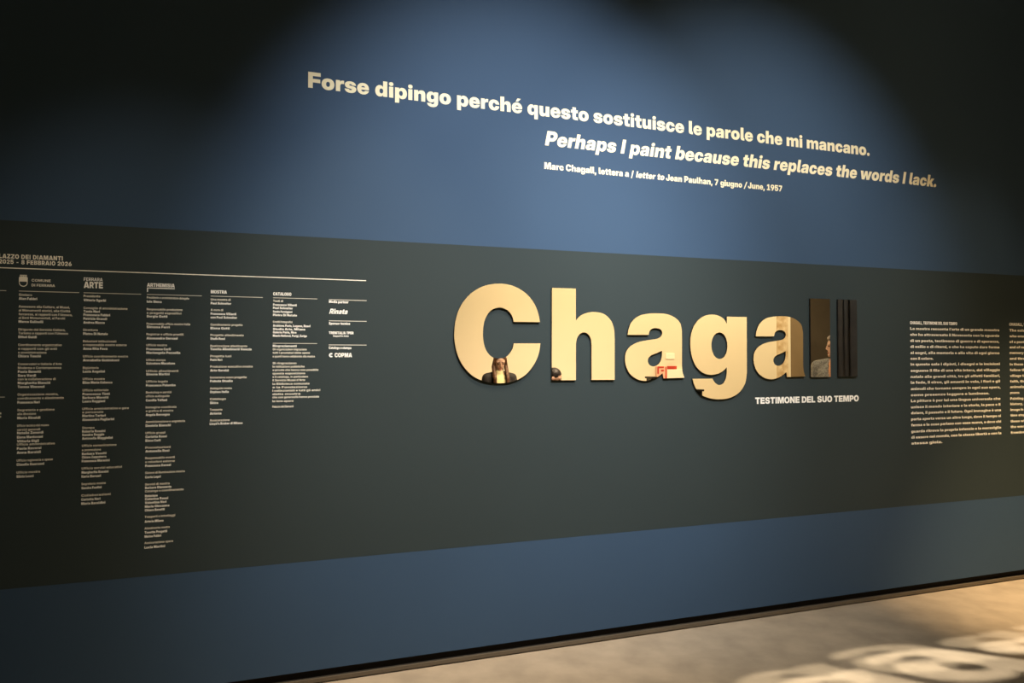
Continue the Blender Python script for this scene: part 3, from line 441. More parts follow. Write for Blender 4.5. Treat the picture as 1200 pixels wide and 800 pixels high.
# ------------------------------------------------------------------ mirror letters
OUTLINES = {
    'C': [[(0.4731, 1.7360, 1), (0.4653, 1.7734, 0), (0.4389, 1.8361, 0), (0.3864, 1.8910, 0), (0.3142, 1.9246, 0), (0.2429, 1.9325, 0), (0.1586, 1.9172, 0), (0.0893, 1.8776, 0), (0.0392, 1.8195, 0), (0.0120, 1.7558, 0), (0.0000, 1.6688, 0), (0.0078, 1.5994, 0), (0.0328, 1.5300, 0), (0.0716, 1.4777, 0), (0.1175, 1.4433, 0), (0.1776, 1.4225, 0), (0.2432, 1.4151, 0), (0.3190, 1.4235, 0), (0.3887, 1.4563, 0), (0.4397, 1.5136, 0), (0.4656, 1.5677, 0), (0.4760, 1.6233, 1), (0.3238, 1.6223, 1), (0.3181, 1.5964, 0), (0.3028, 1.5719, 0), (0.2786, 1.5505, 0), (0.2431, 1.5434, 0), (0.2056, 1.5505, 0), (0.1775, 1.5760, 0), (0.1598, 1.6177, 0), (0.1542, 1.6792, 0), (0.1648, 1.7432, 0), (0.1960, 1.7902, 0), (0.2444, 1.8081, 0), (0.2880, 1.7957, 0), (0.3142, 1.7668, 0), (0.3238, 1.7353, 1)]],
    'h': [[(0.0020, 1.9200, 1), (0.1426, 1.9208, 1), (0.1428, 1.7477, 1), (0.1663, 1.7722, 0), (0.2049, 1.7896, 0), (0.2514, 1.7966, 0), (0.3141, 1.7858, 0), (0.3577, 1.7491, 0), (0.3750, 1.7023, 0), (0.3786, 1.6507, 1), (0.3779, 1.4257, 1), (0.2366, 1.4267, 1), (0.2365, 1.6169, 1), (0.2314, 1.6517, 0), (0.2180, 1.6734, 0), (0.1974, 1.6843, 0), (0.1738, 1.6799, 0), (0.1533, 1.6603, 0), (0.1441, 1.6302, 0), (0.1425, 1.6026, 1), (0.1422, 1.4263, 1), (0.0000, 1.4274, 1)]],
    'a': [[(0.0177, 1.6741, 1), (0.0229, 1.7046, 0), (0.0443, 1.7476, 0), (0.0883, 1.7800, 0), (0.1449, 1.7933, 0), (0.2084, 1.7971, 0), (0.2725, 1.7932, 0), (0.3240, 1.7749, 0), (0.3576, 1.7452, 0), (0.3695, 1.6984, 1), (0.3683, 1.5002, 1), (0.3725, 1.4638, 0), (0.3846, 1.4329, 1), (0.2461, 1.4305, 1), (0.2406, 1.4595, 1), (0.2053, 1.4376, 0), (0.1703, 1.4240, 0), (0.1292, 1.4178, 0), (0.0791, 1.4270, 0), (0.0297, 1.4594, 0), (0.0065, 1.5016, 0), (0.0000, 1.5396, 0), (0.0058, 1.5751, 0), (0.0277, 1.6056, 0), (0.0652, 1.6271, 0), (0.1059, 1.6391, 0), (0.1690, 1.6488, 0), (0.2104, 1.6553, 0), (0.2329, 1.6700, 0), (0.2388, 1.6886, 0), (0.2293, 1.7056, 0), (0.2045, 1.7135, 0), (0.1759, 1.7106, 0), (0.1580, 1.6970, 0), (0.1503, 1.6754, 1)],
         [(0.2372, 1.5864, 1), (0.2001, 1.5724, 0), (0.1651, 1.5595, 0), (0.1472, 1.5420, 0), (0.1458, 1.5226, 0), (0.1589, 1.5046, 0), (0.1855, 1.4984, 0), (0.2123, 1.5096, 0), (0.2291, 1.5317, 0), (0.2364, 1.5601, 0)]],
    'g': [[(0.2522, 1.7875, 1), (0.3934, 1.7877, 1), (0.3915, 1.4564, 1), (0.3789, 1.3961, 0), (0.3377, 1.3439, 0), (0.2742, 1.3135, 0), (0.1966, 1.3055, 0), (0.1317, 1.3127, 0), (0.0735, 1.3334, 0), (0.0418, 1.3634, 0), (0.0235, 1.3954, 0), (0.0133, 1.4264, 1), (0.1501, 1.4260, 1), (0.1647, 1.4046, 0), (0.1941, 1.3884, 0), (0.2227, 1.3969, 0), (0.2420, 1.4251, 0), (0.2488, 1.4574, 0), (0.2496, 1.4913, 1), (0.2274, 1.4725, 0), (0.1916, 1.4554, 0), (0.1384, 1.4479, 0), (0.0800, 1.4626, 0), (0.0339, 1.5031, 0), (0.0071, 1.5668, 0), (0.0000, 1.6329, 0), (0.0090, 1.6942, 0), (0.0411, 1.7511, 0), (0.0907, 1.7864, 0), (0.1494, 1.7975, 0), (0.1967, 1.7910, 0), (0.2323, 1.7717, 0), (0.2513, 1.7455, 1)],
         [(0.1991, 1.6944, 0), (0.2288, 1.6833, 0), (0.2477, 1.6545, 0), (0.2540, 1.6171, 0), (0.2478, 1.5771, 0), (0.2279, 1.5497, 0), (0.1999, 1.5403, 0), (0.1703, 1.5512, 0), (0.1510, 1.5794, 0), (0.1436, 1.6190, 0), (0.1515, 1.6587, 0), (0.1723, 1.6852, 0)]],
}

YF = -0.014      # front face of the letters, the wall being y = 0
YK = -0.003      # back face, on small spacers

def smooth_outline(pts, n=7):
    m = len(pts)
    def tangent_pt(i): return Vector(pts[i % m][:2])
    res = []
    for i in range(m):
        p1, p2 = tangent_pt(i), tangent_pt(i+1)
        c1, c2 = pts[i][2], pts[(i+1) % m][2]
        if c1 and c2: res.append(tuple(p1)); continue
        p0 = tangent_pt(i-1) if not c1 else p1 - (p2 - p1)
        p3 = tangent_pt(i+2) if not c2 else p2 + (p2 - p1)
        # centripetal Catmull-Rom
        t0 = 0.0; t1 = t0 + max((p1-p0).length, 1e-6)**0.5; t2 = t1 + max((p2-p1).length, 1e-6)**0.5; t3 = t2 + max((p3-p2).length, 1e-6)**0.5
        for k in range(n):
            t = t1 + (t2-t1)*k/n
            a1 = p0*((t1-t)/(t1-t0)) + p1*((t-t0)/(t1-t0)); a2 = p1*((t2-t)/(t2-t1)) + p2*((t-t1)/(t2-t1)); a3 = p2*((t3-t)/(t3-t2)) + p3*((t-t2)/(t3-t2))
            b1 = a1*((t2-t)/(t2-t0)) + a2*((t-t0)/(t2-t0)); b2 = a2*((t3-t)/(t3-t1)) + a3*((t-t1)/(t3-t1))
            res.append(tuple(b1*((t2-t)/(t2-t1)) + b2*((t-t1)/(t2-t1))))
    return res

SHAPES = {k: [smooth_outline(c) for c in v] for k, v in OUTLINES.items()}
SHAPES['l'] = [[(0.0, 1.428), (0.153, 1.428), (0.153, 1.911), (0.0, 1.911)]]
WORDMARK = [('C', 1.1197), ('h', 1.6607), ('a', 2.1037), ('g', 2.5291), ('a', 2.9697), ('l', 3.397), ('l', 3.614)]
LETTER_LABELS = [
    'mirror-polished capital C, a person with long brown hair reflected in its foot',
    'mirror-polished letter h, second letter beside the capital C, its tall stem golden',
    'mirror-polished letter a between h and g, a red and white display reflected in its foot',
    'mirror-polished letter g, the only letter whose tail hangs below the others',
    'mirror-polished letter a after the g, golden on one half and brown on the other',
    'dark mirror-polished letter l reflecting a person in a grey tweed jacket',
    'last mirror-polished letter l, dark, reflecting only streaks of a charcoal curtain',
]
letter_meshes = {}
for (ch, ox), lab in zip(WORDMARK, LETTER_LABELS):
    zb = min(z for c in SHAPES[ch] for _, z in c)
    t = thing('mirror_letter', (ox, 0.0, zb), lab, 'letter', 'mirror letters of the exhibition title')
    if ch not in letter_meshes:
        V, F = fill([[(x, z - zb) for x, z in c] for c in SHAPES[ch]])
        face = link_mesh('mirror_face', [(x, YF, z) for x, z in V], F, M['mirror'], t)
        n = len(V)
        SV = [(x, YF + 0.0002, z) for x, z in V] + [(x, YK, z) for x, z in V]
        SF = [[b, a, a + n, b + n] for a, b in boundary(F)] + [[i + n for i in reversed(f)] for f in F]
        side = link_mesh('letter_edge', SV, SF, M['mirror_edge'], t)
        fl = sorted(F, key=lambda f: -abs((V[f[1]][0]-V[f[0]][0])*(V[f[2]][1]-V[f[0]][1])-(V[f[1]][1]-V[f[0]][1])*(V[f[2]][0]-V[f[0]][0])))[:3]
        parts = [face, side]
        for f in fl:                                    # small stand-off spacers behind the sheet
            cx = sum(V[i][0] for i in f)/3; cz = sum(V[i][1] for i in f)/3
            bm = bmesh.new(); r = bmesh.ops.create_cone(bm, cap_ends=True, segments=12, radius1=0.008, radius2=0.008, depth=-YK)
            for v in r['verts']: v.co = Vector((cx + v.co.x, YK/2 + v.co.z, cz + v.co.y))
            parts.append(link_bm('spacer', bm, M['mirror_edge'], t))
        letter_meshes[ch] = parts
    else:
        for src in letter_meshes[ch]:
            c = src.copy(); C.objects.link(c); c.parent = t

# ------------------------------------------------------------------ wall quotation
def word_line(name, label, text, font, x0, x1, z, cap, m, italic=None, depth=0.0006, group=None):
    t = thing(name, (x0, 0.0, z), label, 'lettering', group)
    l, r = ink(font, text); total = advance(font, text) - l - r
    sx = (x1 - x0) / total; pen = -l; s = cap / CAP
    for wi, wd in enumerate(text.split(' ')):
        sh = 0.0
        if italic is True or (italic and wi in italic): sh = 0.2
        lw, rw = ink(font, wd); wx = x0 + sx * (pen + lw); ww = sx * (advance(font, wd) - lw - rw)
        V, F = text_geo(font, wd, wx, z, cap, ww, sh, depth)
        link_mesh('word', sub(V, (x0, 0, z)), F, m, t)
        pen += advance(font, wd) + 250.0
    return t

word_line('quote_line', 'longest and topmost line of cream lettering, beginning with the words Forse dipingo', 'Forse dipingo perché questo sostituisce le parole che mi mancano.', 'B', 0.3935, 3.897, 2.8410, 0.0765, M['vinyl'], group='quotation lines on the wall')
word_line('quote_line', 'slanted cream line of lettering in English, beginning with Perhaps I paint', 'Perhaps I paint because this replaces the words I lack.', 'B', 1.6277, 4.4726, 2.6855, 0.0785, M['vinyl'], italic=True, group='quotation lines on the wall')
word_line('quote_line', 'smallest cream line under the quotation, naming its letter and ending 1957', 'Marc Chagall, lettera a / letter to Jean Paulhan, 7 giugno / June, 1957', 'B', 1.6241, 3.1999, 2.5578, 0.0362, M['vinyl'], italic={5, 6, 11}, group='quotation lines on the wall')
word_line('title_caption', 'white capitals reading TESTIMONE DEL SUO TEMPO under the mirror letters', 'TESTIMONE DEL SUO TEMPO', 'B', 2.9905, 3.7879, 1.2715, 0.0385, M['white_print'])

# ------------------------------------------------------------------ credits panel
CREDITS = {
  'B': (-0.7858,
    [
     [(1.8119, 0.048, 'R', 'Sindaco'), (1.7957, 0.067, 'N', 'Alan Fabbri')],
     [(1.7624, 0.189, 'R', 'Assessore alla Cultura, ai Musei,'), (1.7462, 0.190, 'R', 'ai Monumenti storici, alla Civiltà'), (1.7300, 0.199, 'R', "ferrarese, ai rapporti con l'Unesco,"), (1.7147, 0.171, 'R', 'ai Beni Monumentali, ai Parchi'), (1.6985, 0.090, 'N', 'Marco Gulinelli')],
     [(1.6653, 0.173, 'R', 'Dirigente del Servizio Cultura,'), (1.6500, 0.183, 'R', "Turismo e rapporti con l'Unesco"), (1.6338, 0.067, 'N', 'Ethel Guidi')],
     [(1.6006, 0.160, 'R', 'Coordinamento organizzativo'), (1.5844, 0.142, 'R', 'e rapporti con gli enti'), (1.5683, 0.104, 'R', 'e amministrazione'), (1.5530, 0.083, 'N', 'Chiara Toschi')],
     [(1.5198, 0.161, 'R', "Conservatori e Gallerie d'Arte"), (1.5036, 0.159, 'R', 'Moderna e Contemporanea'), (1.4875, 0.084, 'N', 'Paola Bonetti'), (1.4713, 0.066, 'N', 'Sara Verdi')],
     [(1.4561, 0.139, 'R', 'con la collaborazione di'), (1.4400, 0.119, 'N', 'Margherita Bianchi'), (1.4238, 0.098, 'N', 'Teresa Vincenzi')],
     [(1.3916, 0.150, 'R', 'Organizzazione mostra,'), (1.3754, 0.170, 'R', 'coordinamento e allestimento'), (1.3584, 0.081, 'N', 'Francesca Neri')],
     [(1.3262, 0.136, 'R', 'Segreteria e gestione'), (1.3100, 0.068, 'R', 'alla direzione'), (1.2930, 0.084, 'N', 'Maria Rinaldi')],
     [(1.2608, 0.116, 'R', 'Ufficio tecnico del museo'), (1.2438, 0.084, 'R', 'servizi generali'), (1.2304, 0.096, 'N', 'Natalia Zanardi'), (1.2125, 0.094, 'N', 'Elena Mantovani'), (1.1955, 0.080, 'N', 'Vittoria Gigli')],
     [(1.1821, 0.139, 'R', 'Ufficio amministrativo'), (1.1651, 0.089, 'N', 'Paola Roversi'), (1.1481, 0.087, 'N', 'Anna Baraldi')],
     [(1.1150, 0.132, 'R', 'Ufficio ragioneria e spese'), (1.0980, 0.100, 'N', 'Claudia Guerzoni')],
     [(1.0650, 0.086, 'R', 'Ufficio mostre'), (1.0480, 0.062, 'N', 'Silvia Leoni')],
    ],
  ),
  'C': (-0.545,
    [
     [(1.8133, 0.064, 'R', 'Presidente'), (1.7957, 0.086, 'N', 'Vittorio Sgarbi')],
     [(1.7616, 0.171, 'R', 'Consiglio di amministrazione'), (1.7468, 0.063, 'N', 'Tania Neri'), (1.7320, 0.103, 'N', 'Francesca Fabbri'), (1.7154, 0.091, 'N', 'Patrizia Grandi'), (1.6988, 0.082, 'N', 'Andrea Mazza')],
     [(1.6665, 0.056, 'R', 'Direttore'), (1.6499, 0.095, 'N', 'Pietro Di Natale')],
     [(1.6176, 0.128, 'R', 'Relazioni istituzionali'), (1.6020, 0.169, 'R', 'e responsabile mostre esterne'), (1.5854, 0.094, 'N', 'Anna Rita Fava')],
     [(1.5522, 0.175, 'R', 'Ufficio coordinamento mostre'), (1.5356, 0.140, 'N', 'Annabella Guidoboni')],
     [(1.5025, 0.060, 'R', 'Biglietteria'), (1.4868, 0.085, 'N', 'Lucia Angelini')],
     [(1.4546, 0.085, 'R', 'Ufficio mostre'), (1.4389, 0.114, 'N', 'Elisa Maria Calanca')],
     [(1.4058, 0.100, 'R', 'Ufficio editoriale'), (1.3892, 0.105, 'N', 'Francesca Tinti'), (1.3736, 0.100, 'N', 'Barbara Moretti'), (1.3580, 0.087, 'N', 'Laura Reggiani')],
     [(1.3258, 0.180, 'R', 'Ufficio amministrativo e gare'), (1.3111, 0.081, 'R', 'e personale'), (1.2955, 0.090, 'N', 'Martina Tartari'), (1.2789, 0.123, 'N', 'Alessandra Pagliarini')],
     [(1.2440, 0.047, 'R', 'Stampa'), (1.2284, 0.089, 'N', 'Roberta Rossini'), (1.2137, 0.085, 'N', 'Sandra Reggio'), (1.1981, 0.118, 'N', 'Antonella Maggiolini')],
     [(1.1669, 0.133, 'R', 'Ufficio comunicazione'), (1.1485, 0.073, 'R', 'e promozione'), (1.1320, 0.094, 'N', 'Barbara Vecchi'), (1.1173, 0.094, 'N', 'Chiara Zappaterra'), (1.1008, 0.107, 'N', 'Francesca Maranini')],
     [(1.0696, 0.155, 'R', 'Ufficio servizi educativi'), (1.0522, 0.103, 'N', 'Margherita Bassini'), (1.0348, 0.074, 'N', 'Ilaria Borsari')],
     [(1.0027, 0.093, 'R', 'Segreteria mostre'), (0.9853, 0.077, 'N', 'Sandra Fantini')],
     [(0.9533, 0.112, 'R', 'Collaborazioni'), (0.9359, 0.073, 'N', 'Carlotta Neri'), (0.9185, 0.092, 'N', 'Maria Baraldini')],
    ],
  ),
  'D': (-0.2972,
    [
     [(1.8137, 0.173, 'R', 'Presidente e amministratore delegato'), (1.7957, 0.060, 'N', 'Iole Siena')],
     [(1.7616, 0.146, 'R', 'Responsabile produzione'), (1.7454, 0.141, 'R', 'e progetti espositivi'), (1.7303, 0.084, 'N', 'Sergio Gatti')],
     [(1.6971, 0.178, 'R', 'Responsabile ufficio mostre Italia'), (1.6829, 0.094, 'N', 'Simona Ferri')],
     [(1.6507, 0.151, 'R', 'Registrar e ufficio prestiti'), (1.6327, 0.127, 'N', 'Alessandra Gervasi')],
     [(1.6024, 0.084, 'R', 'Ufficio mostre'), (1.5845, 0.099, 'N', 'Francesca Carli'), (1.5684, 0.138, 'N', 'Mariangela Pezzella')],
     [(1.5362, 0.078, 'R', 'Ufficio stampa'), (1.5211, 0.117, 'N', 'Salvatore Macaluso')],
     [(1.4870, 0.131, 'R', 'Ufficio allestimenti'), (1.4729, 0.095, 'N', 'Simone Martini')],
     [(1.4407, 0.088, 'R', 'Ufficio legale'), (1.4237, 0.120, 'N', 'Francesca Palumbo')],
     [(1.3926, 0.103, 'R', 'Bookshop e servizi'), (1.3756, 0.096, 'R', 'ufficio audioguide'), (1.3576, 0.086, 'N', 'Camilla Talfani')],
     [(1.3265, 0.124, 'R', 'Immagine coordinata'), (1.3104, 0.111, 'R', 'e grafica di mostra'), (1.2934, 0.097, 'N', 'Angela Benvegna')],
     [(1.2623, 0.160, 'R', 'Amministrazione e segreteria'), (1.2453, 0.102, 'N', 'Daniela Bianchi')],
     [(1.2133, 0.080, 'R', 'Ufficio gruppi'), (1.1963, 0.086, 'N', 'Carlotta Rossi'), (1.1794, 0.061, 'N', 'Elena Carli')],
     [(1.1483, 0.102, 'R', 'Prenotazioni'), (1.1323, 0.097, 'N', 'Antonella Rosi')],
     [(1.1021, 0.119, 'R', 'Responsabile eventi'), (1.0852, 0.120, 'R', 'e relazioni esterne'), (1.0682, 0.104, 'N', 'Francesca Danesi')],
     [(1.0372, 0.161, 'R', 'Sistemi di illuminazione mostra'), (1.0183, 0.063, 'N', 'Carla Lepri')],
     [(0.9864, 0.099, 'R', 'Servizi di mostra'), (0.9713, 0.107, 'N', 'Barbara Giansante')],
     [(0.9563, 0.157, 'R', 'Catalogo e coordinamento'), (0.9356, 0.051, 'N', 'Redazione'), (0.9215, 0.094, 'N', 'Caterina Rossi'), (0.9055, 0.087, 'N', 'Valentina Neri'), (0.8886, 0.099, 'N', 'Maria Giovanna'), (0.8726, 0.080, 'N', 'Chiara Bonetti')],
     [(0.8435, 0.123, 'R', 'Trasporti e imballaggi'), (0.8229, 0.076, 'N', 'Arterìa Milano')],
     [(0.7928, 0.101, 'R', 'Allestimento mostra'), (0.7750, 0.091, 'N', 'Tosetto Progetti'), (0.7572, 0.067, 'N', 'Marina Fabbri')],
     [(0.7290, 0.116, 'R', 'Assicurazione opere'), (0.7093, 0.083, 'N', 'Lucia Martini')],
    ],
  ),
  'E': (-0.0331,
    [
     [(1.8123, 0.085, 'R', 'Una mostra di'), (1.7948, 0.088, 'N', 'Paul Schneiter')],
     [(1.7646, 0.053, 'R', 'A cura di'), (1.7470, 0.110, 'N', 'Francesca Villanti'), (1.7305, 0.114, 'N', 'con Paul Schneiter')],
     [(1.6974, 0.138, 'R', 'Coordinamento progetto'), (1.6808, 0.082, 'N', 'Elena Gatti')],
     [(1.6497, 0.143, 'R', 'Progetto allestimento'), (1.6331, 0.062, 'N', 'Studio Rossi')],
     [(1.6000, 0.159, 'R', 'Realizzazione allestimento'), (1.5854, 0.178, 'N', 'Tosetto Allestimenti Venezia')],
     [(1.5534, 0.090, 'R', 'Progetto luci'), (1.5368, 0.051, 'N', 'Paolo Neri')],
     [(1.5057, 0.183, 'R', 'Produzione esecutiva mostra'), (1.4882, 0.079, 'N', 'Arte Servizi')],
     [(1.4562, 0.157, 'R', 'Immersive room progetto'), (1.4397, 0.097, 'N', 'Fabula Studio')],
     [(1.4067, 0.093, 'R', 'Audioguide mostra'), (1.3902, 0.080, 'N', 'Orpheo Italia')],
     [(1.3581, 0.068, 'R', 'Catalogo'), (1.3407, 0.035, 'N', 'Skira')],
     [(1.3096, 0.053, 'R', 'Trasporto'), (1.2922, 0.049, 'N', 'Arterìa')],
     [(1.2612, 0.085, 'R', 'Assicurazione'), (1.2456, 0.141, 'N', "Lloyd's Broker di Milano")],
    ],
  ),
  'F': (0.2392,
    [
     [(1.8126, 0.045, 'R', 'Testi di'), (1.7946, 0.107, 'N', 'Francesca Villanti'), (1.7795, 0.089, 'N', 'Paul Schneiter'), (1.7625, 0.087, 'N', 'Sandro Parmiggiani'), (1.7465, 0.109, 'N', 'Pietro Di Natale')],
     [(1.7145, 0.088, 'R', 'Crediti fotografici'), (1.6965, 0.171, 'N', 'Archives Paris, Lugano, Basel'), (1.6805, 0.147, 'N', 'Studio Arte, Milano'), (1.6655, 0.107, 'N', 'Galerie Paris, Nice'), (1.6494, 0.155, 'N', 'Musée National, Parigi, Zurigo')],
     [(1.6015, 0.108, 'N', 'Ringraziamenti')],
     [(1.5855, 0.154, 'R', 'Gli organizzatori ringraziano'), (1.5695, 0.169, 'R', 'tutti i prestatori delle opere'), (1.5525, 0.192, 'R', 'e quanti hanno collaborato alla mostra')],
     [(1.5205, 0.108, 'R', 'Si ringraziano'), (1.5045, 0.145, 'R', 'le istituzioni pubbliche'), (1.4886, 0.209, 'R', 'e private che hanno reso possibile'), (1.4726, 0.148, 'R', 'questa esposizione'), (1.4566, 0.161, 'R', 'e il catalogo, in particolare'), (1.4407, 0.148, 'R', "il Servizio Musei d'Arte"), (1.4237, 0.168, 'R', 'la Biblioteca comunale'), (1.4077, 0.158, 'R', 'e la Fondazione'), (1.3918, 0.218, 'R', 'i collezionisti e tutti gli amici'), (1.3758, 0.126, 'R', 'della mostra'), (1.3609, 0.213, 'R', 'che con generosità hanno prestato'), (1.3429, 0.095, 'R', 'le loro opere')],
     [(1.3170, 0.095, 'R', 'Palazzo dei Diamanti')],
    ],
  ),
}
ESSAY = [
    (1.7735, 0.423, 'CHAGALL, TESTIMONE DEL SUO TEMPO'),
    (1.7358, 0.825, "La mostra racconta l'arte di un grande maestro"),
    (1.6968, 0.824, 'che ha attraversato il Novecento con lo sguardo'),
    (1.6566, 0.823, 'di un poeta, testimone di guerre e di speranze,'),
    (1.6176, 0.823, 'di esilio e di ritorni, e che ha saputo dare forma'),
    (1.5774, 0.824, 'ai sogni, alla memoria e alla vita di ogni giorno'),
    (1.5398, 0.202, 'con il colore.'),
    (1.5021, 0.826, 'In queste sale i dipinti, i disegni e le incisioni'),
    (1.4607, 0.825, 'seguono il filo di una vita intera, dal villaggio'),
    (1.4206, 0.826, 'natale alle grandi città, tra gli affetti familiari,'),
    (1.3830, 0.826, 'la fede, il circo, gli amanti in volo, i fiori e gli'),
    (1.3417, 0.829, 'animali che tornano sempre in ogni sua opera,'),
    (1.3016, 0.720, 'come presenze leggere e luminose.'),
    (1.2628, 0.827, 'La pittura è per lui una lingua universale che'),
    (1.2227, 0.827, 'unisce il mondo interiore e la storia, la pace e il'),
    (1.1839, 0.830, 'dolore, il passato e il futuro. Ogni immagine è una'),
    (1.1439, 0.829, 'porta aperta verso un altro luogo, dove il tempo si'),
    (1.1052, 0.830, 'ferma e le cose parlano con voce nuova, e dove chi'),
    (1.0639, 0.829, 'guarda ritrova la propria infanzia e la meraviglia'),
    (1.0252, 0.831, 'di essere nel mondo, con la stessa libertà e con la'),
    (0.9865, 0.275, 'stessa gioia.'),
]
ESSAY_TWO = [
    (1.7776, 0.440, 'CHAGALL, WITNESS OF HIS TIME'),
    (1.7360, 0.830, 'The exhibition tells the art of a great master'),
    (1.6958, 0.830, 'who crossed the twentieth century with the eyes'),
    (1.6557, 0.830, 'of a poet, a witness of wars and of hopes, of exile'),
    (1.6182, 0.830, 'and of returns, who could give a shape to dreams,'),
    (1.5793, 0.830, 'memory and the life of every day through colour'),
    (1.5392, 0.830, 'and through the light of a whole inner world.'),
    (1.4991, 0.830, 'In these rooms paintings, drawings and etchings'),
    (1.4590, 0.830, 'follow the thread of a whole life, from the native'),
    (1.4189, 0.830, 'village to the great cities, among family love, the'),
    (1.3801, 0.830, 'faith, the circus, lovers in flight, flowers and the'),
    (1.3414, 0.830, 'animals that return in every work, like a gentle'),
    (1.3013, 0.095, 'presence.'),
    (1.2600, 0.830, 'Painting is a language that joins the inner world and'),
    (1.2226, 0.830, 'history, peace and sorrow, past and future. Every'),
    (1.1826, 0.830, 'image is a door that opens onto another place where'),
    (1.1440, 0.830, 'time stops and things speak with a new voice, where'),
    (1.1027, 0.830, 'those who look find again their own childhood and'),
    (1.0641, 0.830, 'the wonder of being in the world, with the same'),
    (1.0241, 0.830, 'freedom and with the same joy as in a dream.'),
]


RULE_Z = 1.8288
t = thing('venue_heading', (-1.9, 0.0, 1.942), 'two short lines of small capitals above the long thin rule, about dates and venue', 'lettering')
for txt, xr, z, cap in (('FERRARA, PALAZZO DEI DIAMANTI', -0.6256, 1.9645, 0.0185), ('11 OTTOBRE 2025 - 8 FEBBRAIO 2026', -0.592, 1.9420, 0.0180)):
    wdt = advance('b', txt, 50) * cap / CAP * 0.80
    V, F = text_geo('b', txt, xr - wdt, z, cap, wdt, track=50)
    link_mesh('text_line', sub(V, (-1.9, 0, 1.942)), F, M['print_'], t)
V, F = bar(-1.9, 0.6742, 1.9246, 0.0040)
tag(link_mesh('divider_rule', V, F, M['print_']), 'long thin pale rule running over all the columns of credits', 'line')

COLUMN_LABELS = {
    'B': 'column of small credits headed by a round crest beside two words',
    'C': 'column of small credits under a heavy two-line wordmark, beside the crest column',
    'D': 'longest column of small credits, under a bold wordmark with an underline',
    'E': 'column of small credits headed MOSTRA',
    'F': 'column of small credits headed CATALOGO, with a second rule halfway down',
}
RULE_W = {'B': 0.2235, 'C': 0.2245, 'D': 0.2260, 'E': 0.2263, 'F': 0.2022}
XH_SMALL, XH_BOLD = 0.0098, 0.0108
for key, (x0, paras) in CREDITS.items():
    t = thing('credits_list', (x0, 0.0, RULE_Z), COLUMN_LABELS[key], 'lettering', 'columns of credits')
    L = (x0, 0, RULE_Z)
    V, F = bar(x0, x0 + RULE_W[key], RULE_Z, 0.0028); link_mesh('rule', sub(V, L), F, M['dim_print'], t)
    for para in paras:
        geo = {'R': ([], []), 'N': ([], [])}
        for z, wdt, kind, txt in para:
            cap = (XH_SMALL if kind == 'R' else XH_BOLD)
            text_geo('m' if kind == 'R' else 'b', txt, x0, z - cap * XH / CAP / 2 + 0.0005, cap, wdt, V=geo[kind][0], F=geo[kind][1])
        top = None
        if geo['R'][0]: top = link_mesh('paragraph', sub(geo['R'][0], L), geo['R'][1], M['print_'], t)
        if geo['N'][0]: link_mesh('names' if top else 'paragraph', sub(geo['N'][0], L), geo['N'][1], M['white_print'], top or t)
    if key == 'E':
        V, F = text_geo('b', 'MOSTRA', x0, 1.8415, 0.0150, 0.0690); link_mesh('heading', sub(V, L), F, M['white_print'], t)
    if key == 'F':
        V, F = text_geo('b', 'CATALOGO', x0, 1.8400, 0.0150, 0.0825); link_mesh('heading', sub(V, L), F, M['white_print'], t)
        V, F = bar(x0, x0 + 0.2022, 1.6153, 0.0028); link_mesh('rule', sub(V, L), F, M['dim_print'], t)
    if key == 'B':
        # crest: crown bar, half-filled shield; two words beside it
        V, F = [], []
        cx, cz, hw = x0 + 0.0155, 1.869, 0.0160
        shield = [(-hw, 0.018), (hw, 0.018), (hw, 0.002)] + [(hw*math.cos(a), -0.004 - 0.0175*math.sin(a)) for a in [i*math.pi/10 for i in range(1, 10)]] + [(-hw, 0.002)]
        inner = [(x*0.84, z*0.84) for x, z in shield]
        gv, gf = fill([shield, inner]); b = len(V); V += [(cx+x, -0.0006, cz+z) for x, z in gv]; F += [[b+i for i in f] for f in gf]
        gv, gf = fill([[(-hw, 0.018), (-hw*0.6, 0.021), (hw*0.6, 0.021), (hw, 0.018), (hw, 0.0), (-hw, 0.0)]]); b = len(V); V += [(cx+x, -0.0007, cz+z) for x, z in gv]; F += [[b+i for i in f] for f in gf]
        bar(cx - 0.013, cx + 0.013, cz + 0.0262, 0.005, V=V, F=F)
        for i in range(5): bar(cx - 0.013 + i*0.0058, cx - 0.010 + i*0.0058, cz + 0.0235, 0.006, V=V, F=F)
        link_mesh('crest', sub(V, L), F, M['print_'], t)
        V, F = text_geo('m', 'COMUNE', x0 + 0.0458, 1.8705, 0.0108, 0.0705); text_geo('m', 'DI FERRARA', x0 + 0.0458, 1.8500, 0.0108, 0.0865, V=V, F=F)
        link_mesh('heading', sub(V, L), F, M['print_'], t)
    if key == 'C':
        V, F = text_geo('m', 'FERRARA', x0, 1.8805, 0.0145, 0.0725); text_geo('b', "ARTE", x0, 1.8495, 0.0275, 0.0735, V=V, F=F)
        link_mesh('heading', sub(V, L), F, M['white_print'], t)
    if key == 'D':
        V, F = text_geo('b', 'ARTHEMISIA', x0, 1.8630, 0.0165, 0.1130)
        bar(x0, x0 + 0.1130, 1.8575, 0.0042, V=V, F=F); bar(x0, x0 + 0.0045, 1.849, 0.018, V=V, F=F)
        link_mesh('heading', sub(V, L), F, M['white_print'], t)

